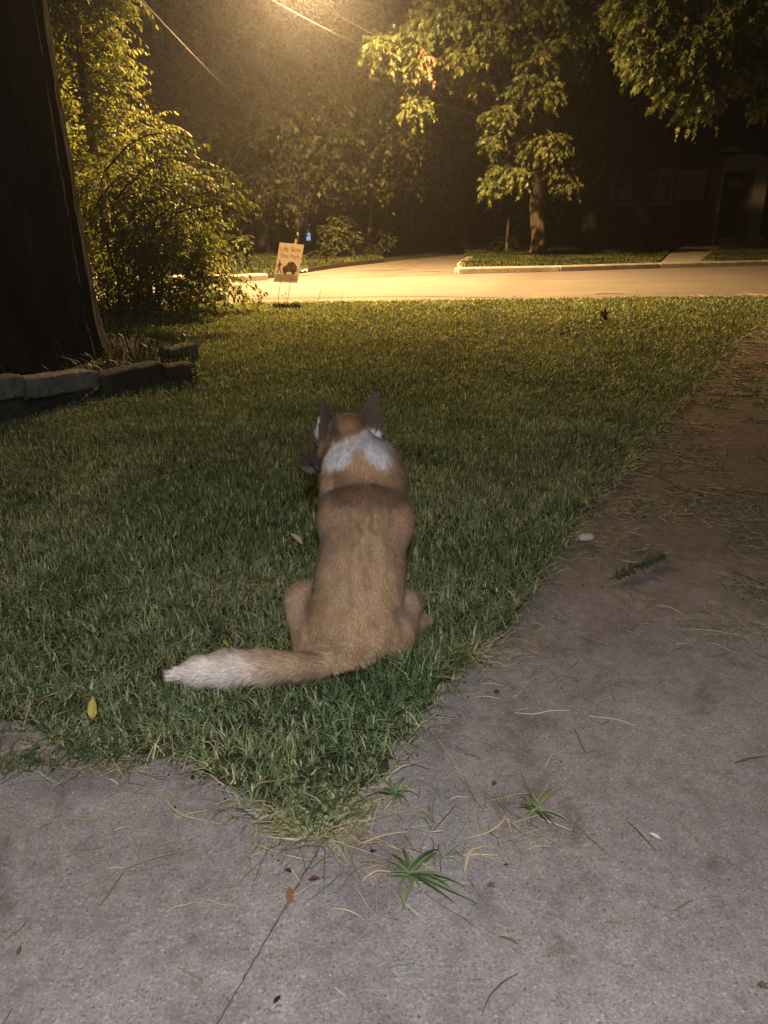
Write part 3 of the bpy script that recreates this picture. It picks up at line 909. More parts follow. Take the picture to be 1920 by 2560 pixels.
def clump(cr, c, rad, n, L, m, size, shape, r, droop=.35, hang=.5, out=1.0):
    d = nrm(r.normal(0, 1, (n, 3)))
    d[:, 2] = np.abs(d[:, 2]) * np.where(r.random(n) < .6, 1, -.6)
    O = np.array(c) + d * np.array(rad) * (r.random((n, 1)) ** .5) * .75
    dr = nrm(d * np.array([1, 1, .45]) * out + r.normal(0, .35, (n, 3)))
    cr.add(*sprays(O, dr, L * r.uniform(.5, 1.2, n), m, droop * r.uniform(.3, 1.6, n), size, shape, r, hang=hang))
def limb(a, b, r0, r1, sag=.2, k=7, jit=.05):
    return bez(a, b, sag, k, jit), np.linspace(r0, r1, k)
def build_limbs(parent, lst, mat, name='limbs', sides=7):
    P = np.stack([l[0] for l in lst]); Rr = np.stack([l[1] for l in lst])
    V, F = tubes(P, Rr, sides)
    return mesh(name, V, F, mat, parent, smooth=True)
def trunk_mesh(name, pts, rad, mat, parent, sides=18, rough=.06, flare=0.0, seed=1):
    """pts (K,3) densified; rough bark displacement"""
    pts = np.array(pts, float); rad = np.array(rad, float)
    K = 40
    t = np.linspace(0, len(pts) - 1, K)
    P = np.stack([np.interp(t, range(len(pts)), pts[:, i]) for i in range(3)], 1)
    rr = np.interp(t, range(len(pts)), rad)
    V, F = tubes(P[None], rr[None], sides)
    Vr = V.reshape(K, sides, 3)
    th = np.arange(sides)
    r_ = np.random.default_rng(seed)
    ridge = 1 + rough * (r_.random(sides)[None] - .5) * 2 + rough * .8 * (r_.random((K, sides)) - .5)
    if flare:
        lobes = 1 + flare * np.exp(-np.linspace(0, 9, K))[:, None] * (1 + .6 * np.sin(th * 2 * math.pi / sides * 5 + 1)[None])
        ridge = ridge * lobes
    Vr = P[:, None, :] + (Vr - P[:, None, :]) * ridge[..., None]
    return mesh(name, Vr.reshape(-1, 3), F, mat, parent, smooth=True)

# --- big trunk on the left
tb = D(30, 900, 7.0); tb = np.array([-3.34, 6.95, 0.0])
t = empty('shade_tree', tuple(tb), 'huge dark tree trunk at the left edge, rising from the stone edged bed', 'tree')
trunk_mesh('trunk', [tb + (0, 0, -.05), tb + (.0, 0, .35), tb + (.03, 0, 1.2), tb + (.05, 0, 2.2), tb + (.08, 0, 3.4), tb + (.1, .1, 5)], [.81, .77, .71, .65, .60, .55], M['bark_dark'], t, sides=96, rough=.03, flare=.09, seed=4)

# --- arching shrub thicket behind it
r = np.random.default_rng(21)
sb = G(330, 790) + np.array([0, .25, 0])
t = empty('arching_shrub', tuple(sb), 'bright green shrub with long drooping leafy sprays beside the yard sign', 'shrub')
cr = Crown(); lim = []
stems = []
for i in range(13):
    a = sb + np.array([r.normal(0, .35), r.normal(0, .25), 0])
    u = r.uniform(170, 480); v_ = r.uniform(420, 620)
    e = D(u, v_, sb[1] + r.uniform(-.6, .7))
    lim.append(limb(a, e, .018, .006, .15, 8, .03)); stems.append(e)
def spray_group(cr, tipu, tipv, rootu, rootv, y, n, L, m, size, droop, spread=.18):
    a, b = D(rootu, rootv, y), D(tipu, tipv, y - r.uniform(-.2, .3))
    dirv = b - a; Lm = np.linalg.norm(dirv)
    s_ = r.uniform(0, .75, n)[:, None]
    arch = np.array([0, 0, 1]) * .25 * Lm * 4 * s_ * (1 - s_) * .6
    O = a + dirv * s_ + arch + r.normal(0, spread * .4, (n, 3))
    dr = nrm(dirv)[None] + r.normal(0, .42, (n, 3)); dr[:, 2] += .15
    cr.add(*sprays(O, dr, L * r.uniform(.6, 1.15, n), m, np.full(n, droop) * r.uniform(.5, 1.4, n), size, OVAL, r, wob=.22, hang=.55))
    pth = bez(a, b, Lm * .18, 8, .01)
    lim.append((pth, np.linspace(.014, .004, 8)))
    O = pth[2:5]
for tu, tv, ru, rv, n in [(650, 512, 380, 560, 12), (600, 470, 330, 520, 14), (545, 420, 300, 500, 12), (610, 535, 380, 590, 10), (470, 345, 260, 430, 12), (480, 400, 290, 500, 14), (575, 570, 380, 620, 12), (590, 625, 380, 660, 12), (570, 700, 380, 700, 12), (600, 735, 420, 720, 9), (430, 470, 280, 560, 14), (520, 500, 320, 560, 14), (450, 540, 300, 620, 14), (540, 650, 330, 700, 12), (350, 430, 240, 520, 12), (640, 728, 520, 700, 3)]:
    spray_group(cr, tu, tv, ru, rv, sb[1] + r.uniform(-.5, .5), int(n * 1.8), .5, 13, .088, .5)
for u, v_, ru, rv, n in [(250, 480, 110, 90, 90), (330, 600, 130, 90, 120), (420, 640, 120, 90, 110), (250, 680, 120, 90, 110), (400, 735, 140, 50, 110), (500, 730, 80, 45, 60), (300, 760, 90, 40, 60), (470, 580, 70, 60, 50)]:
    s_ = 11.0 / 1925
    clump(cr, D(u, v_, sb[1] + r.uniform(-.1, .5)), (ru * s_, .5, rv * s_), int(n * 1.5), .42, 11, .080, OVAL, r, droop=.5)
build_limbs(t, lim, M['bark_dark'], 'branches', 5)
cr.build(t, M['shrub_leaf'], .003, True, 'foliage')

# --- tall slender tree whose tiers of leaves rise above the shrub
r = np.random.default_rng(33)
sb2 = G(215, 760) + np.array([0, 1.2, 0])
t = empty('slender_tree', tuple(sb2), 'slender tree with layered drooping leaf tiers between the huge trunk and the lamp glow', 'tree')
top = D(205, 120, sb2[1]) 
trunk_mesh('trunk', [sb2, (sb2 + top) / 2 + (.05, 0, 0), D(210, 230, sb2[1]), D(195, 60, sb2[1]), D(190, -200, sb2[1])], [.10, .085, .06, .05, .03], M['bark'], t, sides=10, rough=.08)
cr = Crown(); lim = []
for tu, tv, ru, rv, n in [(310, 55, 200, 40, 16), (318, 20, 190, -20, 20), (335, 140, 200, 150, 16), (290, 110, 190, 110, 16), (330, 228, 205, 240, 16), (300, 190, 200, 210, 12), (365, 300, 210, 300, 18), (470, 340, 260, 370, 16), (350, 350, 210, 360, 18), (130, 60, 200, 60, 18), (140, 160, 200, 180, 16), (150, 260, 205, 270, 18), (170, 340, 210, 350, 18), (260, 260, 200, 280, 14), (270, 330, 210, 330, 16), (240, 20, 180, 0, 16), (160, -40, 200, -30, 16), (320, -50, 200, -60, 24), (330, 400, 220, 420, 18), (180, 430, 210, 440, 18), (270, 420, 200, 430, 18)]:
    spray_group(cr, tu, tv, ru, rv, sb2[1] + r.uniform(-.5, .5), int(n * 2.1), .5, 13, .088, .45, .25)
build_limbs(t, lim, M['bark'], 'branches', 5)
cr.build(t, M['shrub_leaf'], .003, True, 'foliage')

# --- street tree across the road
r = np.random.default_rng(50)
tb = G(1345, 641) ; tb[2] = .08
t = empty('street_tree', tuple(tb), 'broad street tree with pale mottled trunk standing on the verge across the road', 'tree')
fork = D(1350, 430, tb[1])
trunk_mesh('trunk', [tb - (0, 0, .1), tb + (.0, 0, .5), D(1340, 520, tb[1]), fork, D(1370, 300, tb[1])], [.27, .24, .22, .21, .15], M['bark'], t, sides=24, rough=.06, flare=.18)
cr = Crown(); lim = []
px = lambda yy: yy / 1925.0
CL = [(1000, 110, 80, 50, 21.5), (1085, 60, 90, 55, 22), (1200, 95, 90, 60, 22.5), (1140, 150, 70, 45, 22), (1020, 160, 55, 40, 21.5), (945, 120, 28, 40, 21),
      (1040, 268, 26, 45, 22), (1340, 135, 60, 60, 23), (1300, 215, 50, 45, 23), (1360, 228, 45, 50, 23), (1245, 290, 45, 40, 23), (1220, 360, 18, 40, 23.3),
      (1350, 372, 60, 32, 23.5), (1270, 430, 60, 32, 23.5), (1235, 465, 35, 25, 23.5), (1380, 350, 35, 30, 23.5), (1455, 60, 90, 55, 24), (1300, 10, 140, 50, 23), (1150, -10, 120, 50, 22.5),
      (1420, 460, 22, 16, 24), (1240, 440, 22, 50, 23.6), (1300, 450, 20, 40, 23.6), (1400, 430, 20, 25, 24), (1180, 60, 70, 40, 23), (1400, 150, 60, 50, 24), (1080, 190, 50, 30, 22.5), (1190, 200, 45, 25, 23)]
for u, v_, ru, rv, yy in CL:
    c_ = D(u, v_, yy); s_ = px(yy)
    n = int(18 + ru * rv * .030)
    clump(cr, c_, (ru * s_ * .95, .5, rv * s_ * .75), n, .34, 11, .125, STAR, r, droop=.6, hang=.8)
    lim.append(limb(fork + (D(1350, 300, tb[1]) - fork) * r.random(), c_, .07, .015, .3, 7, .08))
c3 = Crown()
for i in range(42):                      # upper crown; its shade is put into the darker leaf colour
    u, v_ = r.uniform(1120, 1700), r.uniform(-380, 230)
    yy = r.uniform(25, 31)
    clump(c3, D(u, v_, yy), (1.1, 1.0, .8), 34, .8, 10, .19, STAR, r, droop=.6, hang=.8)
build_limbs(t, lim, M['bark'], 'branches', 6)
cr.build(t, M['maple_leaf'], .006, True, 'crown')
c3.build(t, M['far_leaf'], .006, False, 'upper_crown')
c2 = Crown()
clump(c2, D(1062, 150, 21.3), (.22, .2, .40), 20, .30, 9, .11, STAR, r, droop=.9, hang=1.2)
o = c2.build(t, M['dead_leaf'], .003, False, 'withered_leaves'); o['label'] = 'reddish brown withered leaf cluster'

# --- star leaved tree reaching in from the right
r = np.random.default_rng(61)
tb = np.array([12.5, 20.5, .08])
t = empty('overhanging_tree', tuple(tb), 'star leaved tree whose lit boughs hang into the upper right corner', 'tree')
fork = tb + (0, 0, 4.5)
trunk_mesh('trunk', [tb - (0, 0, .1), tb + (0, 0, 2), fork, tb + (0, .2, 8)], [.38, .30, .27, .15], M['bark'], t, sides=20, flare=.25)
cr = Crown(); lim = []
for u, v_, ru, rv, yy in [(1650, 60, 100, 55, 18.5), (1750, 110, 95, 60, 18), (1840, 60, 90, 60, 18), (1700, 175, 75, 40, 18), (1765, 225, 55, 40, 18), (1615, 165, 45, 40, 18), (1600, 110, 50, 40, 18.5), (1885, 150, 50, 50, 18.3), (1905, 262, 18, 14, 18.5), (1575, 30, 70, 50, 19), (1680, 235, 28, 22, 18), (1740, 262, 25, 18, 18), (1660, 125, 70, 50, 18.3), (1810, 175, 50, 40, 18.2), (1700, -40, 160, 50, 18.5), (1880, -30, 100, 60, 18.5)]:
    c_ = D(u, v_, yy); s_ = px(yy)
    n = int(16 + ru * rv * .028)
    clump(cr, c_, (ru * s_ * .95, .45, rv * s_ * .8), n, .33, 11, .13, STAR, r, droop=.7, hang=.9)
    lim.append(limb(fork, c_, .08, .012, .5, 7, .08))
build_limbs(t, lim, M['bark'], 'branches', 6)
cr.build(t, M['maple_leaf'], .005, True, 'crown')

# --- trees across the road, left and middle
def far_tree(base, trunk_pts, rads, clumps, label, seed, leaf=.20, name='background_tree', group='trees beyond the road', mat='far_leaf', shape=STAR, L=.7, m=10, bark='bark', dens=1.0):
    r = np.random.default_rng(seed)
    t = empty(name, tuple(base), label, 'tree', group)
    trunk_mesh('trunk', trunk_pts, rads, M[bark], t, sides=12, rough=.1, flare=.2, seed=seed)
    cr = Crown(); lim = []
    for c_, rad, n in clumps:
        clump(cr, c_, rad, int(n * dens * 1.6), L, m, leaf * .72, shape, r, droop=.6, hang=.7)
        lim.append(limb(np.array(trunk_pts[-1]), c_, rads[-1] * .4, .01, .3, 6, .08))
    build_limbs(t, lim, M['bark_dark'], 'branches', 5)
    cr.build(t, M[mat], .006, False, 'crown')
    return t
r = np.random.default_rng(77)
def cloud(u0, u1, v0, v1, y0, y1, n, rad=1.0, per=24):
    return [(D(r.uniform(u0, u1), r.uniform(v0, v1), r.uniform(y0, y1)), (rad, rad * .8, rad * .7), per) for _ in range(n)]
b = G(925, 633); b[2] = 0
far_tree(b, [b, D(925, 560, b[1]), D(930, 500, b[1]), D(925, 430, b[1])], [.10, .085, .08, .05],
         cloud(820, 1040, 120, 400, 24.5, 27.5, 26, .8, 26) + [(D(935, 440, 25.5), (.35, .3, .5), 24), (D(925, 470, 25.5), (.25, .25, .4), 16), (D(1010, 440, 26), (.5, .4, .5), 14)],
         'slim pale trunked tree with dim hanging foliage behind the side road', 71, leaf=.20)
b = G(748, 652)
far_tree(b, [b, D(742, 636, b[1]), D(738, 618, b[1]), D(745, 580, b[1])], [.15, .10, .07, .03],
         cloud(690, 850, 250, 500, 24, 27, 20, .8, 24), 'dim tree rising behind the yard sign, its short forked trunk lit', 72, leaf=.20)
b = G(660, 640)
far_tree(b, [b, D(655, 560, b[1]), D(650, 450, b[1]), D(650, 350, b[1])], [.2, .16, .14, .1],
         cloud(520, 760, 230, 520, 27, 31, 34, 1.0, 26), 'dark leafy tree between the drooping shrub and the yard sign', 73, leaf=.22, bark='bark_dark')
b = G(480, 640)
far_tree(b, [b, D(480, 560, b[1]), D(480, 450, b[1]), D(480, 350, b[1])], [.25, .2, .18, .12],
         cloud(330, 640, 200, 560, 29, 34, 38, 1.2, 26), 'dark tree mostly hidden behind the drooping shrub', 74, leaf=.25, bark='bark_dark')
for i, (u, hgt, lab) in enumerate([(300, 900, 'tall dim tree high above the shrub top'), (560, 900, 'tall dim tree under the first power line'), (800, 850, 'tall dim tree in the middle of the lamp glow'), (1010, 800, 'tall dim tree left of the street tree crown')]):
    b = G(u, 625); b = np.array([D(u, 600, 38 + 2 * i)[0], 38 + 2 * i, 0])
    far_tree(b, [b, b + (0, 0, 3), b + (.2, 0, 6), b + (0, 0, 10)], [.35, .3, .25, .15],
             cloud(u - 190, u + 190, -260, 560, 35 + 2 * i, 43 + 2 * i, 70, 1.8, 26), lab, 80 + i, leaf=.42, L=1.2)
b = np.array([D(1475, 600, 29)[0], 29, 0])  # these three trunks use near-black bark; shade put into the colour
far_tree(b, [b, D(1472, 520, 29), D(1470, 430, 29), D(1480, 250, 29)], [.34, .30, .28, .2],
         cloud(1400, 1560, 120, 400, 28, 32, 26, 1.0, 22), 'dark tree with a thick dim trunk left of the house front', 91, leaf=.25, bark='bark_dark')
b = np.array([D(1635, 600, 31)[0], 31, 0])
far_tree(b, [b, D(1600, 520, 31), D(1603, 430, 31), D(1600, 250, 31)], [.26, .22, .22, .18],
         cloud(1420, 1600, 230, 420, 30, 34, 16, 1.0, 18) , 'dark slim trunk in front of the two house windows', 92, leaf=.25, bark='bark_dark')
b = np.array([D(1160, 600, 34)[0], 34, 0])
far_tree(b, [b, D(1150, 520, 34), D(1150, 430, 34), D(1150, 250, 34)], [.3, .26, .22, .18],
         cloud(1030, 1330, 200, 560, 33, 37, 46, 1.2, 24), 'very dark tree behind the street tree trunk', 93, leaf=.3, bark='bark_dark')

# small plants along the far verge
def bush(base, rad, n, label, seed, leaf=.12, name='bush', stem=None, mat='far_leaf', L=.4, shape=OVAL, cat='bush'):
    r = np.random.default_rng(seed)
    t = empty(name, tuple(base), label, cat, 'undergrowth along the far verge')
    cr = Crown()
    c_ = np.array(base) + (0, 0, rad[2] * .9)
    clump(cr, c_, rad, n, L, 10, leaf, shape, r, droop=.35, hang=.3)
    cr.build(t, M[mat], .005, True, 'foliage')
    if stem is not None:
        trunk_mesh('trunk', stem, [.06, .05, .03], M['bark'], t, sides=10)
bush(G(850, 648), (.62, .5, .75), 110, 'round leafy bush right of the yard sign across the road', 101, mat='mid_leaf', leaf=.13)
bush(G(605, 665), (.14, .14, .55), 24, 'tall narrow weed at the edge of the far verge', 102, leaf=.22, mat='mid_leaf', L=.3)
bush(G(965, 640), (.22, .2, .55), 40, 'ivy covered stump beside the slim pale trunk', 103, leaf=.12, mat='mid_leaf', L=.2)
bush(G(910, 642), (.5, .3, .28), 50, 'low weeds at the foot of the slim pale trunk', 104, leaf=.13)
bush(G(800, 654), (.45, .3, .2), 40, 'low weeds below the round leafy bush', 105, leaf=.12)
bush(G(1262, 640), (.25, .2, .45), 26, 'thin sapling left of the street tree trunk', 106, leaf=.12, stem=[G(1265, 640), G(1265, 640) + (0, 0, .5), G(1265, 640) + (.02, 0, 1.2)])
bush(G(560, 655), (.6, .4, .3), 60, 'low weeds behind the far kerb under the shrub tips', 107, leaf=.14)

# far-off woods closing the view
r = np.random.default_rng(111)
cr = Crown()
for i in range(420):
    x = r.uniform(-42, 46)
    c_ = np.array([x, r.uniform(52, 60) - abs(x) * .1, r.uniform(0, 19)])
    if 11 < x < 30 and c_[2] > 4.5: continue
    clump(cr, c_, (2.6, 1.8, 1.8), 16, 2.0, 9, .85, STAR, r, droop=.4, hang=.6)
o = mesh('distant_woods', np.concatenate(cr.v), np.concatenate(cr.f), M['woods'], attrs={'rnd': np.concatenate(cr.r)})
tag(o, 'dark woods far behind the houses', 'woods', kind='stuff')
#@@STAGE5
# ------------------------------------------------------------------ stone edged bed round the trunk
r = np.random.default_rng(130)
def stone(a, b, z0, z1, thick, mat, label, seed, tilt=0.0, tex=.005):
    a, b = np.array(a, float)[:2], np.array(b, float)[:2]
    L = np.linalg.norm(b - a); ang = math.atan2(b[1] - a[1], b[0] - a[0])
    rr = np.random.default_rng(seed)
    nx, ny, nz = 14, 6, 6
    V, F, idm = [], [], {}
    def vid(i, j, k):
        if (i, j, k) not in idm:
            p = np.array([(i / nx - .5) * L, (j / ny) * thick, (k / nz) * (z1 - z0)])
            for ax_, n_, s_ in ((0, nx, L), (1, ny, thick), (2, nz, z1 - z0)):
                pass
            e = sum([i in (0, nx), j in (0, ny), k in (0, nz)])
            cpt = np.array([0, thick / 2, (z1 - z0) / 2])
            if e >= 2: p = p + (cpt - p) * np.array([.018, .10, .10]) * (1.0 if e == 2 else 1.5)
            p = p + rr.normal(0, tex * .45, 3)
            p[2] += tilt * (i / nx - .5)
            idm[(i, j, k)] = len(V); V.append(p)
        return idm[(i, j, k)]
    for (A, B, Cc, fix) in ((nx, ny, nz, 2), (nx, nz, ny, 1), (ny, nz, nx, 0)):
        for e in (0, Cc):
            for i in range(A):
                for j in range(B):
                    q = []
                    for di, dj in ((0, 0), (1, 0), (1, 1), (0, 1)):
                        ii_, jj_ = i + di, j + dj
                        c_ = (ii_, jj_, e) if fix == 2 else ((ii_, e, jj_) if fix == 1 else (e, ii_, jj_))
                        q.append(vid(*c_))
                    F.append(q)
    V = np.array(V)
    ca, sa = math.cos(ang), math.sin(ang)
    mid = (a + b) / 2
    W = np.stack([V[:, 0] * ca - V[:, 1] * sa + mid[0], V[:, 0] * sa + V[:, 1] * ca + mid[1], V[:, 2] + z0], 1)
    o = mesh('edging_stone', W, F, mat, loc=(mid[0], mid[1], z0), smooth=False)
    return tag(o, label, 'stone', 'stones edging the tree bed')
g0, g1, g2, g3, g4 = G(-120, 1085), G(80, 1046), G(255, 995), G(415, 966), G(495, 955)
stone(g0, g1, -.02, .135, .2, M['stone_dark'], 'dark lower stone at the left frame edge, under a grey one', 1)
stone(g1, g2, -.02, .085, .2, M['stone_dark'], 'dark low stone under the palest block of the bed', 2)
off_ = np.array([0, .03, 0])
stone(G(-110, 1085) + off_, G(76, 1047) + off_, .14, .285, .19, M['stone'], 'grey block at the left frame edge, on the upper row of the bed wall', 3)
stone(G(84, 1045) + off_, G(252, 996) + off_, .09, .232, .19, M['stone_pale'], 'palest block of the bed wall, in front of the huge trunk', 4, tilt=-.05)
stone(g2 + (.01, .02, 0), g3 + (0, .02, 0), -.02, .175, .2, M['stone_dark'], 'dark block right of the palest one', 5, tilt=.03)
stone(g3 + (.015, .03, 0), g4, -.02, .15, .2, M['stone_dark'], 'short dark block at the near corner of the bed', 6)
g5 = G(505, 925)
stone(G(430, 915), G(500, 905), -.02, .155, .22, M['stone'], 'small block with lit top at the back corner of the bed', 7, tilt=.03)
bed = [g0 + (0, .15, 0), g1 + (0, .15, 0), g2 + (0, .15, 0), g4 + (-.08, .12, 0), G(480, 905), G(440, 880), G(360, 858), G(250, 850), (-6, 8.6, 0), (-6, 5.0, 0)]
slab('planting_bed', bed, -.02, .075, M['soil'])
# weeds in the bed
x, y = scatter(np.array([p[:2] for p in bed]), 9000, 4.6, 9, -5, -1.2)
k = (rng.random(len(x)) < .14 + .9 * sstep(-2.9, -2.0, x)) & ~((x + 3.34) ** 2 + (y - 6.95) ** 2 < .8 ** 2)
x, y = x[k], y[k]
hh = rng.uniform(.05, .17, len(x)) * (1 + 1.4 * (rng.random(len(x)) < .05))
V, F = blades(x, y, hh, rng.uniform(.006, .014, len(x)), rng.uniform(.2, 1.0, len(x)), 300, .07)
o = mesh('bed_weeds', V, F.astype(np.int64), M['verge_blade'], attrs={'rnd': np.repeat(rng.uniform(0, .9, len(x)), 5)})
tag(o, 'straggly weeds growing over the stone edged bed', 'weeds', kind='stuff')
def stalk_plant(base, n, hgt, label, seed, leaf=.04, mat='maple_leaf', lean=.3, cat='weed', group=None, name='weed', shape=OVAL, m=7):
    r = np.random.default_rng(seed)
    base = np.array(base, float)
    t = empty(name, tuple(base), label, cat, group)
    O = base + r.normal(0, hgt * .05, (n, 3)) * [1, 1, 0]
    dr = np.stack([r.normal(0, lean, n), r.normal(0, lean, n), np.ones(n)], 1)
    V, F, sh, path = sprays(O, dr, hgt * r.uniform(.6, 1.1, n), m, np.full(n, .12), leaf, shape, r, wob=.3, hang=0)
    mesh('foliage', V, F, M[mat], t, attrs={'rnd': sh})
    V, F = tubes(path, np.linspace(1, .5, 6)[None] * leaf * .05 * np.ones((n, 1)), 3)
    mesh('stem', V, F, M['twig'], t)
    return t
stalk_plant(G(478, 905), 6, .33, 'leafy weed standing at the back corner of the stone bed', 1, leaf=.05)
stalk_plant(G(492, 960), 6, .20, 'small weed in front of the short corner block', 2, leaf=.045)
stalk_plant(G(195, 1010), 3, .20, 'thin weed sprouting against the palest block', 3, leaf=.045)
stalk_plant(G(270, 930), 3, .22, 'bright blade like weed above the dark block', 4, leaf=.07)
stalk_plant(G(712, 761), 3, .30, 'thin dark stalk between the legs of the yard sign', 5, leaf=.03, mat='dead_leaf', lean=.1)
stalk_plant(G(790, 763), 2, .42, 'leaning thin stalk right of the yard sign', 6, leaf=.035, mat='dead_leaf', lean=.25)
stalk_plant(G(855, 760), 3, .22, 'wispy weed standing at the road edge right of the sign', 7, leaf=.02, mat='dead_leaf', lean=.3)
stalk_plant(G(650, 762), 9, .24, 'pale leafy weed left of the yard sign legs', 8, leaf=.05)
stalk_plant(G(615, 764), 8, .18, 'low pale weed between the drooping shrub and the sign', 9, leaf=.05)
stalk_plant(G(1583, 765), 2, .24, 'single bent stalk rising against the road', 10, leaf=.02, mat='dead_leaf', lean=.2)

# ------------------------------------------------------------------ yard sign
SY = 12.25
def sp(u, v, off=0.0): return D(u, v, SY - off)
t = empty('yard_sign', tuple(G(706, 757)), 'tilted corrugated plastic yard sign on two wire legs by the road', 'sign')
def plate(name, pts, off, th, mat, label=None, par=None):
    f_ = [D(u, v, SY) - np.array([0, off + th, 0]) for u, v in pts]
    b_ = [D(u, v, SY) - np.array([0, off, 0]) for u, v in pts]
    n = len(pts)
    F = [list(range(n)), list(range(2 * n - 1, n - 1, -1))] + [[i, n + i, n + (i + 1) % n, (i + 1) % n] for i in range(n)]
    if th < .002: F, b_ = F[:1], []                # printed ink has no thickness of its own
    o = mesh(name, np.array(f_ + b_), F, mat, par or t)
    if label: o['label'] = label
    return o
msign = leaf_mat('sign_plastic', [(0, (.52, .48, .42)), (1, (.52, .48, .42))], trans=.6, rough=.5, tint=(1, 1, 1))
def ink(nm, c): return leaf_mat(nm, [(0, c), (1, c)], trans=.85, rough=.6, spec=.1, tint=(1, 1, 1))
mink = ink('sign_ink_brown', (.20, .14, .11)); mor = ink('sign_ink_orange', (.50, .33, .16)); mpan = ink('sign_panel_grey', (.52, .50, .44)); mtx = ink('sign_panel_text', (.75, .72, .62))
board = plate('board', [(699, 606), (760.5, 612), (743.5, 707.5), (683.5, 705)], 0, .006, msign)
Zs = .0603
def z2(pts): return [(670 + a * Zs, 600 + b * Zs) for a, b in pts]
plate('panel', z2([(315, 1395), (1240, 1440), (1195, 1740), (265, 1705)]), .007, .001, mpan, par=t)
car = z2([(595, 1250), (605, 1130), (690, 1080), (760, 1050), (820, 960), (870, 915), (960, 905), (1070, 915), (1115, 950), (1130, 1010), (1190, 1080), (1210, 1150), (1185, 1230), (1195, 1310), (1110, 1345), (980, 1330), (770, 1325), (640, 1320)])
plate('car_picture', car, .007, .001, mink)
def disc(cx, cy, r_, n=14, ry=1.0): return z2([(cx + r_ * math.cos(2 * math.pi * i / n), cy + r_ * ry * math.sin(2 * math.pi * i / n)) for i in range(n)])
for cx, cy in ((700, 1330), (1050, 1345)):
    plate('wheel_picture', disc(cx, cy, 75, ry=1.25), .0083, .0008, mink)
    plate('wheel_hub_picture', disc(cx + 5, cy - 20, 38, ry=1.6), .0094, .0008, msign)
plate('car_window_picture', z2([(790, 1070), (860, 965), (975, 960), (975, 1095)]), .0083, .0008, msign)
plate('car_window_picture', z2([(1010, 965), (1090, 970), (1115, 1100), (1005, 1105)]), .0083, .0008, msign)
plate('car_handle_picture', z2([(890, 1160), (945, 1160), (940, 1185), (895, 1185)]), .0083, .0008, msign)
plate('exhaust_picture', z2([(1185, 1225), (1280, 1230), (1280, 1255), (1190, 1250)]), .007, .001, mink)
plate('exhaust_picture', z2([(1150, 1300), (1210, 1295), (1205, 1320), (1150, 1325)]), .007, .001, mink)
plate('walker_picture', disc(487, 865, 40), .007, .001, mor)
plate('walker_picture', z2([(450, 935), (505, 915), (545, 970), (575, 1010), (565, 1110), (545, 1110), (535, 1030), (515, 1060), (510, 1180), (530, 1290), (575, 1400), (545, 1405), (490, 1300), (470, 1200), (410, 1290), (395, 1380), (365, 1370), (375, 1270), (440, 1170), (445, 1050), (400, 1115), (360, 1100), (425, 1010)]), .007, .001, mink)
def sign_text(txt, u0, v0, u1, v1, hpx, mat, name='lettering'):
    cu = bpy.data.curves.new(name, 'FONT'); cu.body = txt; cu.size = 1; cu.extrude = 0; cu.offset = .018
    tmp = bpy.data.objects.new(name, cu); COL.objects.link(tmp)
    bpy.context.view_layer.update()
    dg = bpy.context.evaluated_depsgraph_get()
    me = bpy.data.meshes.new_from_object(tmp.evaluated_get(dg))
    co = np.array([v_.co[:] for v_ in me.vertices]); fs = [list(p.vertices) for p in me.polygons]
    bpy.data.objects.remove(tmp); bpy.data.curves.remove(cu)
    x0, x1 = co[:, 0].min(), co[:, 0].max(); y1 = co[:, 1].max(); y0 = co[:, 1].min()
    W = []
    for c_ in co:
        s_ = (c_[0] - x0) / (x1 - x0); q = (c_[1]) / .72
        u = u0 + (u1 - u0) * s_ + q * hpx * .17; v_ = v0 + (v1 - v0) * s_ - q * hpx
        W.append(D(u, v_, SY) - np.array([0, .0088, 0]))
    o = mesh(name, np.array(W), fs, mat, t)
    return o
sign_text('Life', 702, 627.5, 721, 629.0, 12, mor); sign_text('Slow', 727, 629, 752, 631.5, 12, mor)
sign_text('Give', 700, 643, 719, 644.5, 10.5, mor); sign_text('Park', 726, 645, 748, 647.5, 10.5, mor)
sign_text('ALWAYS  DRIVE', 699, 693, 733, 694.5, 3.6, mtx)
for (u, v, u2, v2) in ((700.5, 707, 694, 757.5), (725.5, 708, 717.5, 757.5)):
    a_ = sp(u, v, -.003); a_ = sp(u + 2, v - 14, -.004); b_ = sp(u2, v2 + 3, 0)
    V, F = tubes(np.array([[a_, (a_ + b_) / 2, b_]]), np.full((1, 3), .005), 6)
    mesh('leg', V, F, M['metal'], t)
a_, b_ = sp(699, 722), sp(723.5, 722)

# ------------------------------------------------------------------ houses
HY = 38.0
brick = noise_mat('house_brick', (.035, .022, .016), (.075, .05, .036), scale=20, bump=.5)
trim = plain('house_trim', (.26, .23, .19)); roofm = noise_mat('shingles', (.02, .018, .016), (.05, .045, .04), scale=12, bump=.5, stretch=(1, 1, 3)); glass = plain('dark_window_glass', (.02, .022, .025), rough=.12, spec=.6); doorm = plain('front_door', (.04, .03, .025)); curtain = plain('curtain', (.22, .20, .16))
t = empty('house', (D(1700, 560, HY)[0], HY + 4, 0), 'dim one storey house with pale window surrounds and an arched porch behind the trees', 'house')
X0, X1 = D(1500, 500, HY)[0], D(2060, 500, HY)[0]
v, f = box(((X0 + X1) / 2, HY + 4, 1.9), (X1 - X0, 8, 3.8)); mesh('wall', v, f, brick, t)
e = .5
v = [(X0 - e, HY - e, 3.75), (X1 + e, HY - e, 3.75), (X1 + e, HY + 8.5, 3.75), (X0 - e, HY + 8.5, 3.75), (X0 - e, HY + 4, 6.1), (X1 + e, HY + 4, 6.1)]
mesh('roof', v, [[0, 1, 5, 4], [2, 3, 4, 5], [0, 4, 3], [1, 2, 5], [0, 3, 2, 1]], roofm, t)
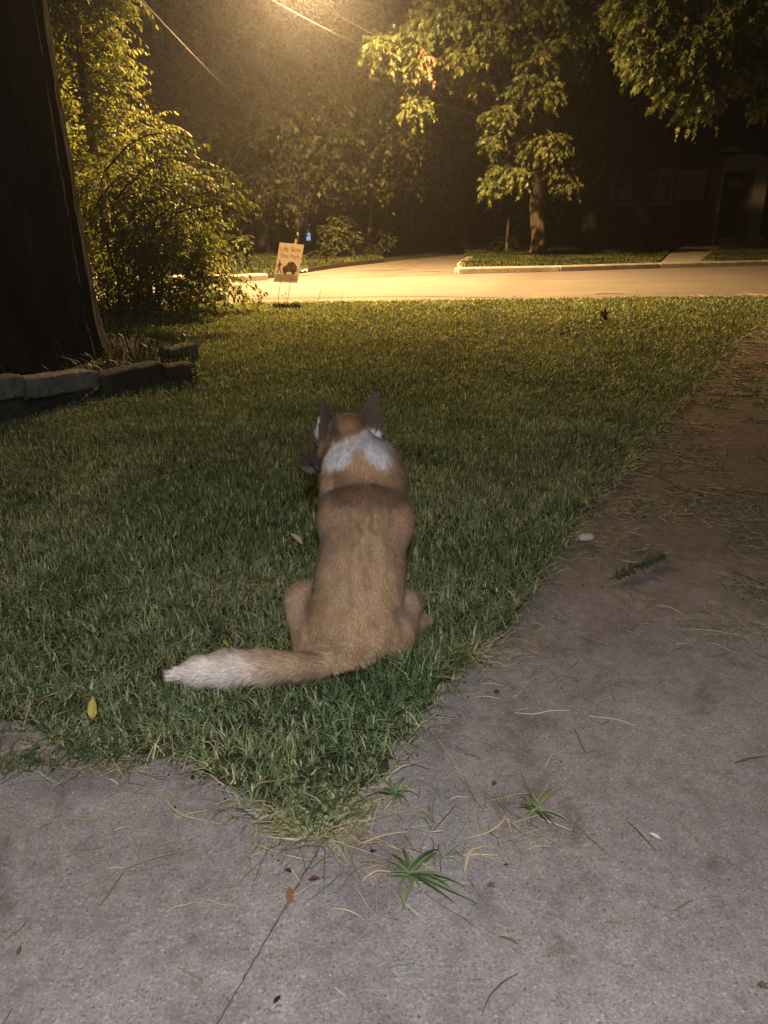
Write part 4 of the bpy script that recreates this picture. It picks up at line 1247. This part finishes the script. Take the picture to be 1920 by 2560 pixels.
def rect(u0, u1, v0, v1, yy):
    a_, b_ = D(u0, v1, yy), D(u1, v0, yy)
    return ((a_[0] + b_[0]) / 2, (a_[2] + b_[2]) / 2, b_[0] - a_[0], b_[2] - a_[2])
for (u0, u1, v0, v1) in ((1530, 1592, 440, 505), (1614, 1676, 438, 505)):
    cx, cz, wd, ht = rect(u0, u1, v0, v1, HY)
    v, f = box((cx, HY - .01, cz), (wd, .06, ht)); wn = mesh('window', v, f, glass, t)
    parts = [box((cx, HY - .07, cz + ht / 2 + .12), (wd + .35, .14, .28)), box((cx, HY - .07, cz - ht / 2 - .08), (wd + .35, .16, .14)),
             box((cx - wd / 2 - .08, HY - .06, cz), (.16, .12, ht)), box((cx + wd / 2 + .08, HY - .06, cz), (.16, .12, ht)), box((cx, HY - .055, cz), (.07, .05, ht)), box((cx, HY - .05, cz), (wd, .04, .06))]
    v, f = joinparts(parts); fr = mesh('frame', v, f, trim, t)
    fr.parent = wn; fr.matrix_parent_inverse = Matrix.Identity(4); fr.location = (0, 0, 0)
    me_ = fr.data
    cx, cz, wd, ht = rect(u0 + 8, u1 - 8, v0 + 26, v1 - 4, HY)
    v, f = box((cx, HY - .045, cz), (wd * .8, .01, ht)); mesh('curtain', v, f, curtain, t)
cx, cz, wd, ht = rect(1683, 1768, 425, 500, HY)
v, f = box((cx, HY - .02, cz), (wd, .05, ht)); mesh('lit_wall_panel', v, f, trim, t)  # pale panel where lamp light reaches the wall, light put in its colour
# arched porch
pu0, pu1 = 1786, 1902
a_, b_ = D(pu0, 560, HY - 1.2), D(pu1, 560, HY - 1.2)
pxl, pxr = a_[0], b_[0]; ptop = D(1840, 384, HY - 1.2)[2]; spring = D(1840, 415, HY - 1.2)[2]
dw0, dw1 = D(1802, 500, HY - 1.2)[0], D(1880, 500, HY - 1.2)[0]; dtop = D(1840, 428, HY - 1.2)[2]
outer = [(pxl, 0)] + [(pxl + (pxr - pxl) * (.5 - .5 * math.cos(a)), spring + (ptop - spring) * math.sin(a) ** .8) for a in np.linspace(0, math.pi, 15)] + [(pxr, 0)]
inner = [(dw0, 0)] + [(dw0 + (dw1 - dw0) * (.5 - .5 * math.cos(a)), dtop - .03 + .03 * math.sin(a)) for a in np.linspace(0, math.pi, 15)] + [(dw1, 0)]
n = len(outer)
V = [(p[0], HY - 1.2, p[1]) for p in outer] + [(p[0], HY - 1.2, p[1]) for p in inner] + [(p[0], HY, p[1]) for p in outer] + [(p[0], HY, p[1]) for p in inner]
F = []
for i in range(n - 1):
    F += [[i, i + 1, n + i + 1, n + i], [i, 2 * n + i, 2 * n + i + 1, i + 1], [n + i, n + i + 1, 3 * n + i + 1, 3 * n + i]]
mesh('porch', V, F, trim, t)
cx, cz, wd, ht = rect(1806, 1878, 428, 590, HY - .05)
v, f = box((cx, HY - .06, cz), (wd, .08, ht)); dr = mesh('door', v, f, doorm, t)
fan = [(D(1838 + 22 * math.cos(a), 466 - 20 * math.sin(a), HY - .12)) for a in np.linspace(0, math.pi, 11)]
V = np.array(fan + [p + np.array([0, .02, 0]) for p in fan])
mesh('fanlight', V, [list(range(11)), list(range(21, 10, -1))] + [[i, 11 + i, 12 + i, i + 1] for i in range(10)], curtain, t)
pp = [D(1806, 378, HY - 1.25), D(1866, 378, HY - 1.25), D(1838, 362, HY - 1.25)]
V = np.array(pp + [p + np.array([0, 1.0, 0]) for p in pp])
mesh('pediment', V, [[0, 1, 2], [5, 4, 3], [0, 3, 4, 1], [1, 4, 5, 2], [2, 5, 3, 0]], trim, t)
v, f = joinparts([box(((pxl + pxr) / 2, HY - 1.7 - .3 * i, .30 - .15 * i), (pxr - pxl, .3, .15)) for i in range(3)]); mesh('steps', v, f, M['kerb'], t)

# a far house whose lit blue white window shows through the trees
t = empty('far_house', (D(778, 560, 47)[0], 50, 0), 'far house glimpsed left of the leafy bush through its cold lit window', 'house')
cx = D(778, 560, 47)[0]
v, f = box((cx, 50, 1.7), (9, 6, 3.4)); mesh('wall', v, f, brick, t)
v = [(cx - 5, 46.5, 3.4), (cx + 5, 46.5, 3.4), (cx + 5, 53.5, 3.4), (cx - 5, 53.5, 3.4), (cx - 5, 50, 5), (cx + 5, 50, 5)]
mesh('roof', v, [[0, 1, 5, 4], [2, 3, 4, 5], [0, 4, 3], [1, 2, 5], [0, 3, 2, 1]], roofm, t)
me_, n_, p_ = mat_new('lit_window')
p_.inputs['Base Color'].default_value = (.3, .35, .45, 1); p_.inputs['Emission Color'].default_value = (.42, .55, .95, 1); p_.inputs['Emission Strength'].default_value = .9
c1, cz1, w1, h1 = rect(766, 790, 548, 604, 46.9)
v, f = box((c1, 46.96, cz1), (w1, .06, h1)); wn = mesh('window', v, f, me_, t)
v, f = joinparts([box((c1, 46.91, cz1), (.10, .05, h1)), box((c1, 46.91, cz1 + .1), (w1, .04, .08)), box((c1, 46.9, cz1 - h1 / 2), (w1 + .3, .12, .12)), box((c1, 46.9, cz1 + h1 / 2), (w1 + .3, .12, .12))])
mesh('window_frame', v, f, trim, t)

# ------------------------------------------------------------------ street lamp and power lines
t = empty('street_lamp', (-7.1, 17.0, 0), 'street lamp whose glow lights the road and the haze above it', 'street lamp')
trunk_mesh('pole', [(-7.1, 17, 0), (-7.1, 17, 4), (-7.1, 17, 8.6)], [.13, .12, .09], M['bark_dark'], t, sides=14, rough=.02)
V, F = tubes(np.array([bez((-7.1, 17, 6.1), (-1.85, 17, 6.28), .30, 12)]), np.full((1, 12), .03), 8); mesh('arm', V, F, M['metal'], t, smooth=True)
v, f = box((-1.6, 17, 6.30), (.62, .26, .14), 0, .05); mesh('lamp_head', v, f, M['metal'], t)
for l_ in (street_light, lamp_globe):
    l_.location = l_.location - Vector((-7.1, 17.0, 0)); l_.parent = t
for (a_, b_, lab) in ((D(318, -40, 13), D(660, 300, 30), 'thin power line slanting down past the left of the lamp glow'),
                      (D(610, -40, 13), D(1010, 150, 27), 'middle power line crossing the lamp glow'),
                      (D(720, -40, 13), D(1060, 135, 24), 'right hand power line running from the glow into the street tree')):
    P = bez(a_, b_, -.12, 24)
    V, F = tubes(np.array([P]), np.full((1, 24), .008), 5)
    o = mesh('power_line', V, F, M['wire'], loc=tuple(P[0])); tag(o, lab, 'cable', 'power lines')

# ------------------------------------------------------------------ litter, straws, stray plants
def ribbon(pts, wd, z, mat, name, label, cat, group=None, arch=.004, rv=.5, seed=0):
    p = np.array([G(u, v) for u, v in pts])
    tt_ = np.linspace(0, len(p) - 1, 6 * (len(p) - 1) + 1)
    p = np.stack([np.interp(tt_, range(len(p)), p[:, i]) for i in range(3)], 1)
    for _ in range(3): p[1:-1] = (p[:-2] + 2 * p[1:-1] + p[2:]) / 4
    K = len(p)
    p[:, 2] = z + arch * np.sin(np.linspace(0, math.pi, K))
    w_ = wd * np.sin(np.linspace(.25, math.pi - .1, K)) ** .5
    tn = nrm(np.gradient(p, axis=0)); s_ = np.stack([-tn[:, 1], tn[:, 0], np.zeros(K)], 1) * w_[:, None] / 2
    up = np.array([0, 0, 1]) * wd * .22
    V = np.concatenate([p - s_, p + up, p + s_, p - np.array([0, 0, wd * .1])])
    F = []
    for a_, b_ in ((0, 1), (1, 2), (2, 3), (3, 0)):
        F += [[a_ * K + i, a_ * K + i + 1, b_ * K + i + 1, b_ * K + i] for i in range(K - 1)]
    o = mesh(name, V, F, mat, attrs={'rnd': np.full(4 * K, rv)}, loc=tuple(p[0]))
    return tag(o, label, cat, group)
ST = M['straw']; GS = 'dry stalks on the concrete'
ribbon([(393, 1972), (412, 1990), (428, 2022), (462, 2044), (505, 2050), (555, 2053)], .0045, -.008, ST, 'dry_stalk', 'tan curved stalk lying left of the pointed lawn corner', 'stalk', GS, .012, .45)
ribbon([(1287, 1776), (1338, 1784), (1375, 1774), (1425, 1770)], .0055, -.008, ST, 'dry_stalk', 'pale stalk bent at its middle, in the middle of the walk', 'stalk', GS, .006, .8)
ribbon([(1474, 1784), (1500, 1790), (1545, 1795), (1588, 1808)], .006, -.008, ST, 'dry_stalk', 'pale straight stalk right of the bent one', 'stalk', GS, .004, .85)
ribbon([(1190, 1735), (1220, 1738), (1252, 1741)], .005, -.008, ST, 'dry_stalk', 'short pale stalk left of the bent one', 'stalk', GS, .004, .85)
ribbon([(1200, 1704), (1230, 1706), (1257, 1708)], .004, -.008, ST, 'dry_stalk', 'short thin stalk just above the short pale one', 'stalk', GS, .004, .7)
ribbon([(1728, 1567), (1780, 1575), (1850, 1583)], .006, -.008, ST, 'dry_stalk', 'pale long stalk near the right frame edge', 'stalk', GS, .006, .85)
ribbon([(1642, 1508), (1675, 1514), (1706, 1530)], .005, -.008, ST, 'dry_stalk', 'pale stalk above and left of the long one by the right edge', 'stalk', GS, .004, .8)
ribbon([(1160, 2090), (1215, 2085), (1245, 2070), (1268, 2040), (1275, 2065)], .005, -.008, ST, 'dry_stalk', 'folded tan stalk between the two stray grass tufts', 'stalk', GS, .012, .5)
ribbon([(1162, 2170), (1172, 2130), (1218, 2108)], .007, -.008, ST, 'dry_stalk', 'wide tan stalk right above the nearer stray tuft', 'stalk', GS, .012, .55)
ribbon([(895, 2105), (960, 2090), (1022, 2072)], .005, -.008, ST, 'dry_stalk', 'long tan stalk sticking out right of the pointed lawn corner', 'stalk', GS, .01, .55)
ribbon([(905, 2195), (940, 2180), (985, 2175)], .006, -.008, ST, 'dry_stalk', 'tan stalk left of the nearer stray tuft', 'stalk', GS, .012, .5)
ribbon([(265, 1938), (280, 1945), (295, 1954)], .004, -.008, ST, 'dry_stalk', 'short pale stalk on the left slab near the lawn edge', 'stalk', GS, .003, .8)
ribbon([(180, 2040), (215, 2044), (243, 2036)], .007, -.008, ST, 'dry_stalk', 'pale green blade lying on the left slab', 'stalk', GS, .003, .97)
ribbon([(285, 2070), (298, 2066), (312, 2060)], .004, -.008, ST, 'dry_stalk', 'tiny pale stalk below the pale green blade', 'stalk', GS, .003, .85)
ribbon([(1685, 2035), (1710, 2055), (1735, 2080), (1758, 2102)], .007, -.008, ST, 'dry_stalk', 'yellow green stem lying at the right of the slab', 'stalk', GS, .005, .97)
ribbon([(832, 2262), (870, 2270), (905, 2285)], .003, -.008, ST, 'dry_stalk', 'thin pale stalk below the nearer stray tuft', 'stalk', GS, .003, .7)
ribbon([(1310, 2055), (1370, 2095), (1465, 2135)], .003, -.008, ST, 'dry_stalk', 'thin reddish stalk running down right from the farther stray tuft', 'stalk', GS, .006, .4)
TW = 'thin twigs on the ground'
ribbon([(1297, 2425), (1260, 2450), (1225, 2485), (1205, 2530)], .003, -.008, M['twig'], 'twig', 'thin dark curved twig near the bottom of the picture', 'twig', TW, .006)
ribbon([(1836, 1902), (1870, 1893), (1920, 1884)], .007, -.008, M['twig'], 'twig', 'dark twig on the concrete at the right frame edge', 'twig', TW, .003)
ribbon([(1140, 2005), (1115, 2040), (1082, 2070)], .003, -.008, M['twig'], 'twig', 'dark twig right of the pointed lawn corner', 'twig', TW, .006)
ribbon([(1565, 2042), (1600, 2080), (1645, 2125)], .003, -.008, M['twig'], 'twig', 'dark slanting twig left of the yellow green stem', 'twig', TW, .006)
ribbon([(1250, 2333), (1275, 2342), (1297, 2352)], .006, -.008, M['twig'], 'twig', 'short stubby twig above the thin curved one', 'twig', TW, .002)
ribbon([(1690, 1020), (1725, 1062), (1785, 1105)], .012, -.008, M['twig'], 'twig', 'twig lying on the bare soil at the right', 'twig', TW, .01)
ribbon([(1620, 1175), (1660, 1195), (1690, 1210)], .008, -.008, M['twig'], 'twig', 'pale curved twig on the soil beside the lawn', 'twig', TW, .01)
ribbon([(1835, 952), (1870, 948), (1872, 952)], .012, -.008, M['twig'], 'twig', 'dark twig close to the top of the walk', 'twig', TW, .01)
ribbon([(140, 1031), (230, 1026), (330, 1019), (375, 1021)], .014, .03, M['twig'], 'twig', 'long dark stick on the lawn in front of the stone bed', 'twig', TW, .015)
ribbon([(1400, 846), (1440, 840), (1462, 834)], .05, .04, M['twig'], 'twig', 'short dark branch on the far lawn', 'twig', TW, .03)
# needle sprig
t = empty('needle_sprig', tuple(G(1590, 1430)), 'dark green needled sprig lying on the soil covered walk', 'sprig')
a_, b_ = G(1535, 1448), G(1655, 1396)
pth = bez(a_ + (0, 0, .005), b_ + (0, 0, .01), .01, 8)
V, F = tubes(np.array([pth]), np.full((1, 8), .003), 5); mesh('stem', V, F, M['twig'], t)
r = np.random.default_rng(140); n = 260
s_ = r.random(n)[:, None]; O = a_ + (b_ - a_) * s_ + (0, 0, .01)
V, F, k = leaves(O, nrm(b_ - a_)[None] * .6 + r.normal(0, .5, (n, 3)), r.normal(0, 1, (n, 3)), r.uniform(.02, .035, n), (OVAL[0] * [1, .25, 1], OVAL[1]))
V[:, 2] = np.maximum(V[:, 2], -.006)
mesh('needles', V, F, M['blade'], t, attrs={'rnd': np.full(len(V), .12)})
# stray tufts of coarse grass growing out of the slab
def tuft(c_uv, ends, label, seed, extra=14, wd=.0068):
    r = np.random.default_rng(seed)
    c_ = G(*c_uv)
    t = empty('grass_tuft', tuple(c_), label, 'grass tuft', 'stray grass tufts on the concrete')
    V, F, R_ = [], [], []
    E = [G(u, v) for u, v in ends]
    for _ in range(extra):
        a = r.uniform(0, 6.28); E.append(c_ + np.array([math.cos(a), math.sin(a), 0]) * r.uniform(.02, .05))
    for e_ in E:
        s0 = c_ + r.normal(0, .006, 3) * [1, 1, 0]
        K = 7; tt_ = np.linspace(0, 1, K)[:, None]
        L = np.linalg.norm(e_ - s0)
        e_ = e_ + r.normal(0, .05, 3) * [1, 1, 0] * L
        p = s0 + (e_ - s0) * tt_; bw = r.normal(0, .06) * L * np.sin(tt_[:, 0] * math.pi); p[:, 0] += bw * (e_ - s0)[1] / (L + 1e-6); p[:, 1] -= bw * (e_ - s0)[0] / (L + 1e-6); p[:, 2] = -.008 + .002 + (r.uniform(.12, .4) * L) * 4 * (tt_ * (1 - tt_))[:, 0] * .6 + .004
        w_ = wd * r.uniform(.7, 1.2) * np.array([.5, .85, 1, 1, .85, .55, .06])
        tn = nrm(np.gradient(p, axis=0)); sd_ = np.stack([-tn[:, 1], tn[:, 0], np.zeros(K)], 1) * w_[:, None] / 2
        b0 = len(V)
        V += list(p - sd_) + list(p + np.array([0, 0, -.0012])) + list(p + sd_)
        for q in (0, 1): F += [[b0 + q * K + i, b0 + q * K + i + 1, b0 + (q + 1) * K + i + 1, b0 + (q + 1) * K + i] for i in range(K - 1)]
        R_ += [float(np.clip(r.normal(.42, .2), 0, .95))] * (3 * K)
    mesh('blades', np.array(V), F, M['blade'], t, attrs={'rnd': R_})
    return t
tuft((1028, 2182), [(982, 2132), (1008, 2118), (1098, 2132), (1092, 2175), (1100, 2118), (1158, 2205), (1195, 2257), (1128, 2252), (1008, 2268), (1022, 2262), (1120, 2212), (960, 2150)], 'nearer sprawling tuft of coarse grass, below the pointed lawn corner', 1)
tuft((1342, 2022), [(1406, 1974), (1418, 2052), (1306, 1990), (1372, 2056), (1320, 2040), (1385, 1972), (1390, 2062), (1330, 1998)], 'farther small tuft of coarse grass on the open slab', 2, wd=.006)
tuft((990, 1985), [(960, 1950), (1010, 1940), (1030, 1975), (960, 2010), (975, 1945), (940, 1985)], 'bright spiky tuft at the right edge of the lawn corner', 3, wd=.006)

# fallen leaves
def dead(u, v, size, mat, label, seed, z=.0, shape=OVAL, rot=None, tilt=.3, name='fallen_leaf', grp='fallen leaves'):
    r = np.random.default_rng(seed)
    c_ = G(u, v, z)
    a = r.uniform(0, 6.28) if rot is None else rot
    T, F0 = shape
    T = T.copy(); T[:, 2] += .25 * np.abs(T[:, 1]) + .15 * T[:, 0] ** 2
    V, F, k = leaves(c_[None], np.array([[math.cos(a), math.sin(a), tilt]]), np.array([[.1, -.2, 1.]]), np.array([size]), (T, F0))
    V2 = V - np.array([0, 0, .0012])
    n = len(V)
    o = mesh(name, np.concatenate([V, V2]), [list(q) for q in F] + [[q[2] + n, q[1] + n, q[0] + n] for q in F], mat, attrs={'rnd': np.full(2 * n, r.random())}, loc=tuple(c_))
    return tag(o, label, 'leaf', grp)
DL, YL = M['dead_leaf'], M['yellow_leaf']
dead(757, 1362, .07, plain('tan_leaf', (.42, .31, .18)), 'curled tan leaf in the grass touching the left side of the dog', 1, .045, OVAL, 2.6, tilt=.5)
dead(556, 1324, .06, DL, 'tan oval leaf on the lawn well left of the dog', 2, .045)
dead(433, 1345, .03, YL, 'small yellow leaf farthest left on the open lawn', 3, .05, tilt=1.2)
dead(625, 1412, .032, YL, 'small yellow leaf nearest the back of the dog', 4, .05, tilt=1.4)
dead(574, 1436, .03, YL, 'small yellow leaf just below and left of the one nearest the dog', 5, .05, tilt=1.0)
dead(572, 1618, .03, YL, 'small yellow leaf above the tail', 6, .05, tilt=1.2)
dead(231, 1800, .062, YL, 'upright yellow blade at the lower left of the lawn', 7, .03, tilt=2.5, rot=1.4)
dead(722, 2262, .040, DL, 'brown oval leaf on the slab beside the crack', 8, -.006, rot=1.6, tilt=.05)
dead(712, 2172, .026, plain('purple_leaf', (.07, .03, .05)), 'dark purple leaf bit left of the crack top', 9, -.006, tilt=.35)
dead(770, 2198, .028, plain('maroon_leaf', (.10, .045, .04)), 'dark maroon leaf bit at the crack top', 10, -.006, tilt=.35)
dead(682, 2508, .018, M['far_leaf'], 'tiny dark green leaf right of the crack near the bottom', 11, -.006, tilt=.1)
dead(42, 2388, .018, M['twig'], 'tiny black leaf bit at the left of the slab', 12, -.006, tilt=.1)
dead(1221, 2208, .018, M['twig'], 'tiny black leaf bit right of the nearer tuft', 13, -.006, STAR, tilt=.2)
dead(1898, 2455, .022, M['twig'], 'black leaf bit in the lower right corner', 14, -.006, STAR, tilt=.2)
dead(1238, 1952, .026, M['twig'], 'small dark leaf bit above the farther tuft', 15, -.006, tilt=.2)
dead(1815, 1645, .030, DL, 'tan curled leaf near the right edge of the walk', 16, -.006, tilt=.1, rot=.2)
dead(1652, 2098, .026, plain('silvery_leaf', (.45, .45, .44)), 'silvery leaf at the right of the slab', 17, -.006, tilt=.1, rot=2.6)
dead(1510, 792, .14, DL, 'upright curled leaf standing on the far lawn', 18, .02, STAR, 1.2, tilt=1.6)
dead(1517, 800, .12, M['twig'], 'dark crumpled leaf at the foot of the upright curled one', 19, .02, STAR, 2.2, tilt=.7)
dead(1412, 798, .06, M['twig'], 'dark leaf on the far lawn left of the upright curled one', 20, .03, STAR, .2, tilt=.3)
# pale stone on the walk edge
vb, fb = ball((0, 0, 0), 1, (1, 1, 1), 18, 12)
c_ = G(1465, 1350)
a = .25
vb = np.sign(vb) * np.abs(vb) ** .8 * np.array([.036, .015, .015])
vb = np.stack([vb[:, 0] * math.cos(a) - vb[:, 1] * math.sin(a), vb[:, 0] * math.sin(a) + vb[:, 1] * math.cos(a), vb[:, 2] + .012], 1) + c_ + rng.normal(0, .0003, vb.shape)
o = mesh('pebble', vb, fb, plain('pale_stone', (.42, .36, .35)), smooth=True, loc=tuple(c_)); tag(o, 'pale pink grey pebble at the edge between lawn and walk', 'stone')
def scrap(u, v, s, label, z=0.0, seed=0):
    r = np.random.default_rng(seed); c_ = G(u, v, z)
    gx = np.linspace(-.5, .5, 5)
    V = np.array([[c_[0] + x_ * s, c_[1] + y_ * s * .8, c_[2] + .02 + .25 * s * r.random()] for y_ in gx for x_ in gx])
    F = [[j * 5 + i, j * 5 + i + 1, (j + 1) * 5 + i + 1, (j + 1) * 5 + i] for j in range(4) for i in range(4)]
    o = mesh('paper_scrap', V, F, plain('white_paper', (.75, .73, .70)), loc=tuple(c_)); tag(o, label, 'litter', 'paper scraps')
scrap(757, 681, .20, 'white crumpled scrap on the far verge just right of the yard sign', .06, 1)
scrap(1243, 678, .12, 'white scrap at the foot of the far kerb', -.02, 2)

# straws and clippings blown over the paving
def edge_pts(n, sd_in, sd_out, ulim=(1, 40)):
    P = np.array(LAWN[ulim[0]:ulim[1]])[:, :2]
    sg = P[1:] - P[:-1]; L = np.linalg.norm(sg, axis=1)
    k = rng.choice(len(L), n, p=L / L.sum()); tt_ = rng.random(n)[:, None]
    nn_ = np.stack([sg[:, 1], -sg[:, 0]], 1) / L[:, None]
    o_ = np.abs(rng.normal(0, 1, n)) * sd_out
    q = P[k] + sg[k] * tt_ + nn_[k] * np.where(rng.random(n) < .7, o_, -o_ * sd_in)[:, None]
    return q
def straws(q, L, wd, z, seed, curl=.5):
    r = np.random.default_rng(seed); n = len(q)
    a = r.uniform(0, 6.28, n); K = 4
    P = np.zeros((n, K, 3)); P[:, 0, :2] = q; ang = a.copy()
    for i in range(1, K):
        ang = ang + r.normal(0, curl, n)
        P[:, i, :2] = P[:, i - 1, :2] + np.stack([np.cos(ang), np.sin(ang)], 1) * (L / 3)[:, None]
    P[:, :, 2] = z + np.abs(r.normal(0, .0035, (n, K)))
    V, F = tubes(P, wd[:, None] * np.array([.8, 1, .9, .35])[None], 3)
    return V, F
q1 = edge_pts(2600, .4, .055)
q2 = edge_pts(1500, .4, .20)
xx = rng.uniform(-1.2, 6, 60000); yy = rng.uniform(.5, 11, 60000)
k = ~inpoly(xx, yy, LP) & infrustum(xx, yy, .1) & (rng.random(60000) < np.clip((vnoise(xx, yy, 2.2, 61) * .5 + vnoise(xx, yy, 6.5, 62) * .5 - .43) * 6.5, 0.006, 1) * sstep(1.4, 2.8, yy) * 1.3 + .014)
q3 = np.stack([xx[k], yy[k]], 1)
print('straws', len(q3))
q4 = np.concatenate([G(u_, v_)[None, :2] + rng.normal(0, s_, (n_, 2)) * [1.4, 1] for u_, v_, s_, n_ in ((800, 2060, .035, 260), (860, 2010, .04, 260), (720, 2040, .03, 150), (1120, 1610, .04, 220), (1190, 1640, .05, 120), (1000, 1800, .04, 160), (1000, 2150, .06, 90), (1300, 2040, .05, 60), (300, 1885, .05, 120), (100, 1850, .06, 160), (1450, 1300, .08, 140), (1600, 1270, .10, 160), (1850, 1560, .09, 160))])
q = np.concatenate([q1, q2, q3, q4])
dist = np.sqrt(q[:, 1] ** 2 + 1)
L = rng.lognormal(-3.05, .5, len(q)) * np.maximum(1, dist / 3.5); wd = rng.uniform(.0006, .0017, len(q)) * np.maximum(1, dist / 3.0)
V, F = straws(q, L, wd, -.0085, 400, .13)
sh = rng.uniform(0, .9, len(q)); gr_ = rng.random(len(q)) < .25; sh[gr_] = 1
o = mesh('grass_clippings', V, F.astype(np.int64), M['straw'], attrs={'rnd': np.repeat(sh, 12)})
tag(o, 'dry clippings and straws scattered along the lawn edge and walk', 'clippings', kind='stuff')
# short green clippings lying in mats on the walk
k = ~inpoly(xx, yy, LP) & infrustum(xx, yy, .1) & (xx > 1.0) & (vnoise(xx, yy, 2.2, 61) * .5 + vnoise(xx, yy, 6.5, 62) * .5 > .56) & (yy > 2.3)
x_, y_ = xx[k], yy[k]
x_ = np.repeat(x_, 3) + rng.normal(0, .03, 3 * len(x_)); y_ = np.repeat(y_, 3) + rng.normal(0, .03, len(x_))
V, F = straws(np.stack([x_, y_], 1), rng.uniform(.015, .04, len(x_)), rng.uniform(.0008, .0018, len(x_)) * np.maximum(1, y_ / 3), -.010, 401, .2)
o = mesh('grass_mats', V, F.astype(np.int64), M['blade'], attrs={'rnd': np.repeat(np.clip(rng.normal(.35, .3, len(x_)), 0, 1), 12)})
tag(o, 'thin mats of half dried green clippings on the walk', 'clippings', kind='stuff')
# crumbs of soil and grit along the edge
q = np.concatenate([edge_pts(2600, .3, .04), edge_pts(700, .3, .16)])
n = len(q); s_ = rng.lognormal(-6.1, .5, n)
T = np.array([[1, 0, 0], [-1, 0, 0], [0, 1, 0], [0, -1, 0], [0, 0, 1], [0, 0, -1.]]); TF = np.array([[0, 2, 4], [2, 1, 4], [1, 3, 4], [3, 0, 4], [2, 0, 5], [1, 2, 5], [3, 1, 5], [0, 3, 5]])
V = np.c_[q, np.full(n, -.009)][:, None, :] + T[None] * s_[:, None, None] * rng.uniform(.5, 1.3, (n, 6, 1))
o = mesh('soil_crumbs', V.reshape(-1, 3), (TF[None] + (np.arange(n) * 6)[:, None, None]).reshape(-1, 3).astype(np.int64), M['soil'])
tag(o, 'crumbs of soil along the edge of the lawn', 'soil', kind='stuff')

# ------------------------------------------------------------------ haze volume, added for the glow round the street lamp
hm = bpy.data.materials.new('glow_haze'); hm.use_nodes = True
hn = hm.node_tree; hn.nodes.clear()
pv = hn.nodes.new('ShaderNodeVolumePrincipled')
pv.inputs['Color'].default_value = (.9, .9, .9, 1)
pv.inputs['Density'].default_value = HAZE
pv.inputs['Anisotropy'].default_value = .87
ho = hn.nodes.new('ShaderNodeOutputMaterial'); hn.links.new(pv.outputs[0], ho.inputs['Volume'])
v, f = box((0, 370, 11), (860, 900, 26))
o = mesh('haze', v, f, hm); tag(o, kind='stuff'); o['label'] = 'thin haze added for the glow round the street lamp'
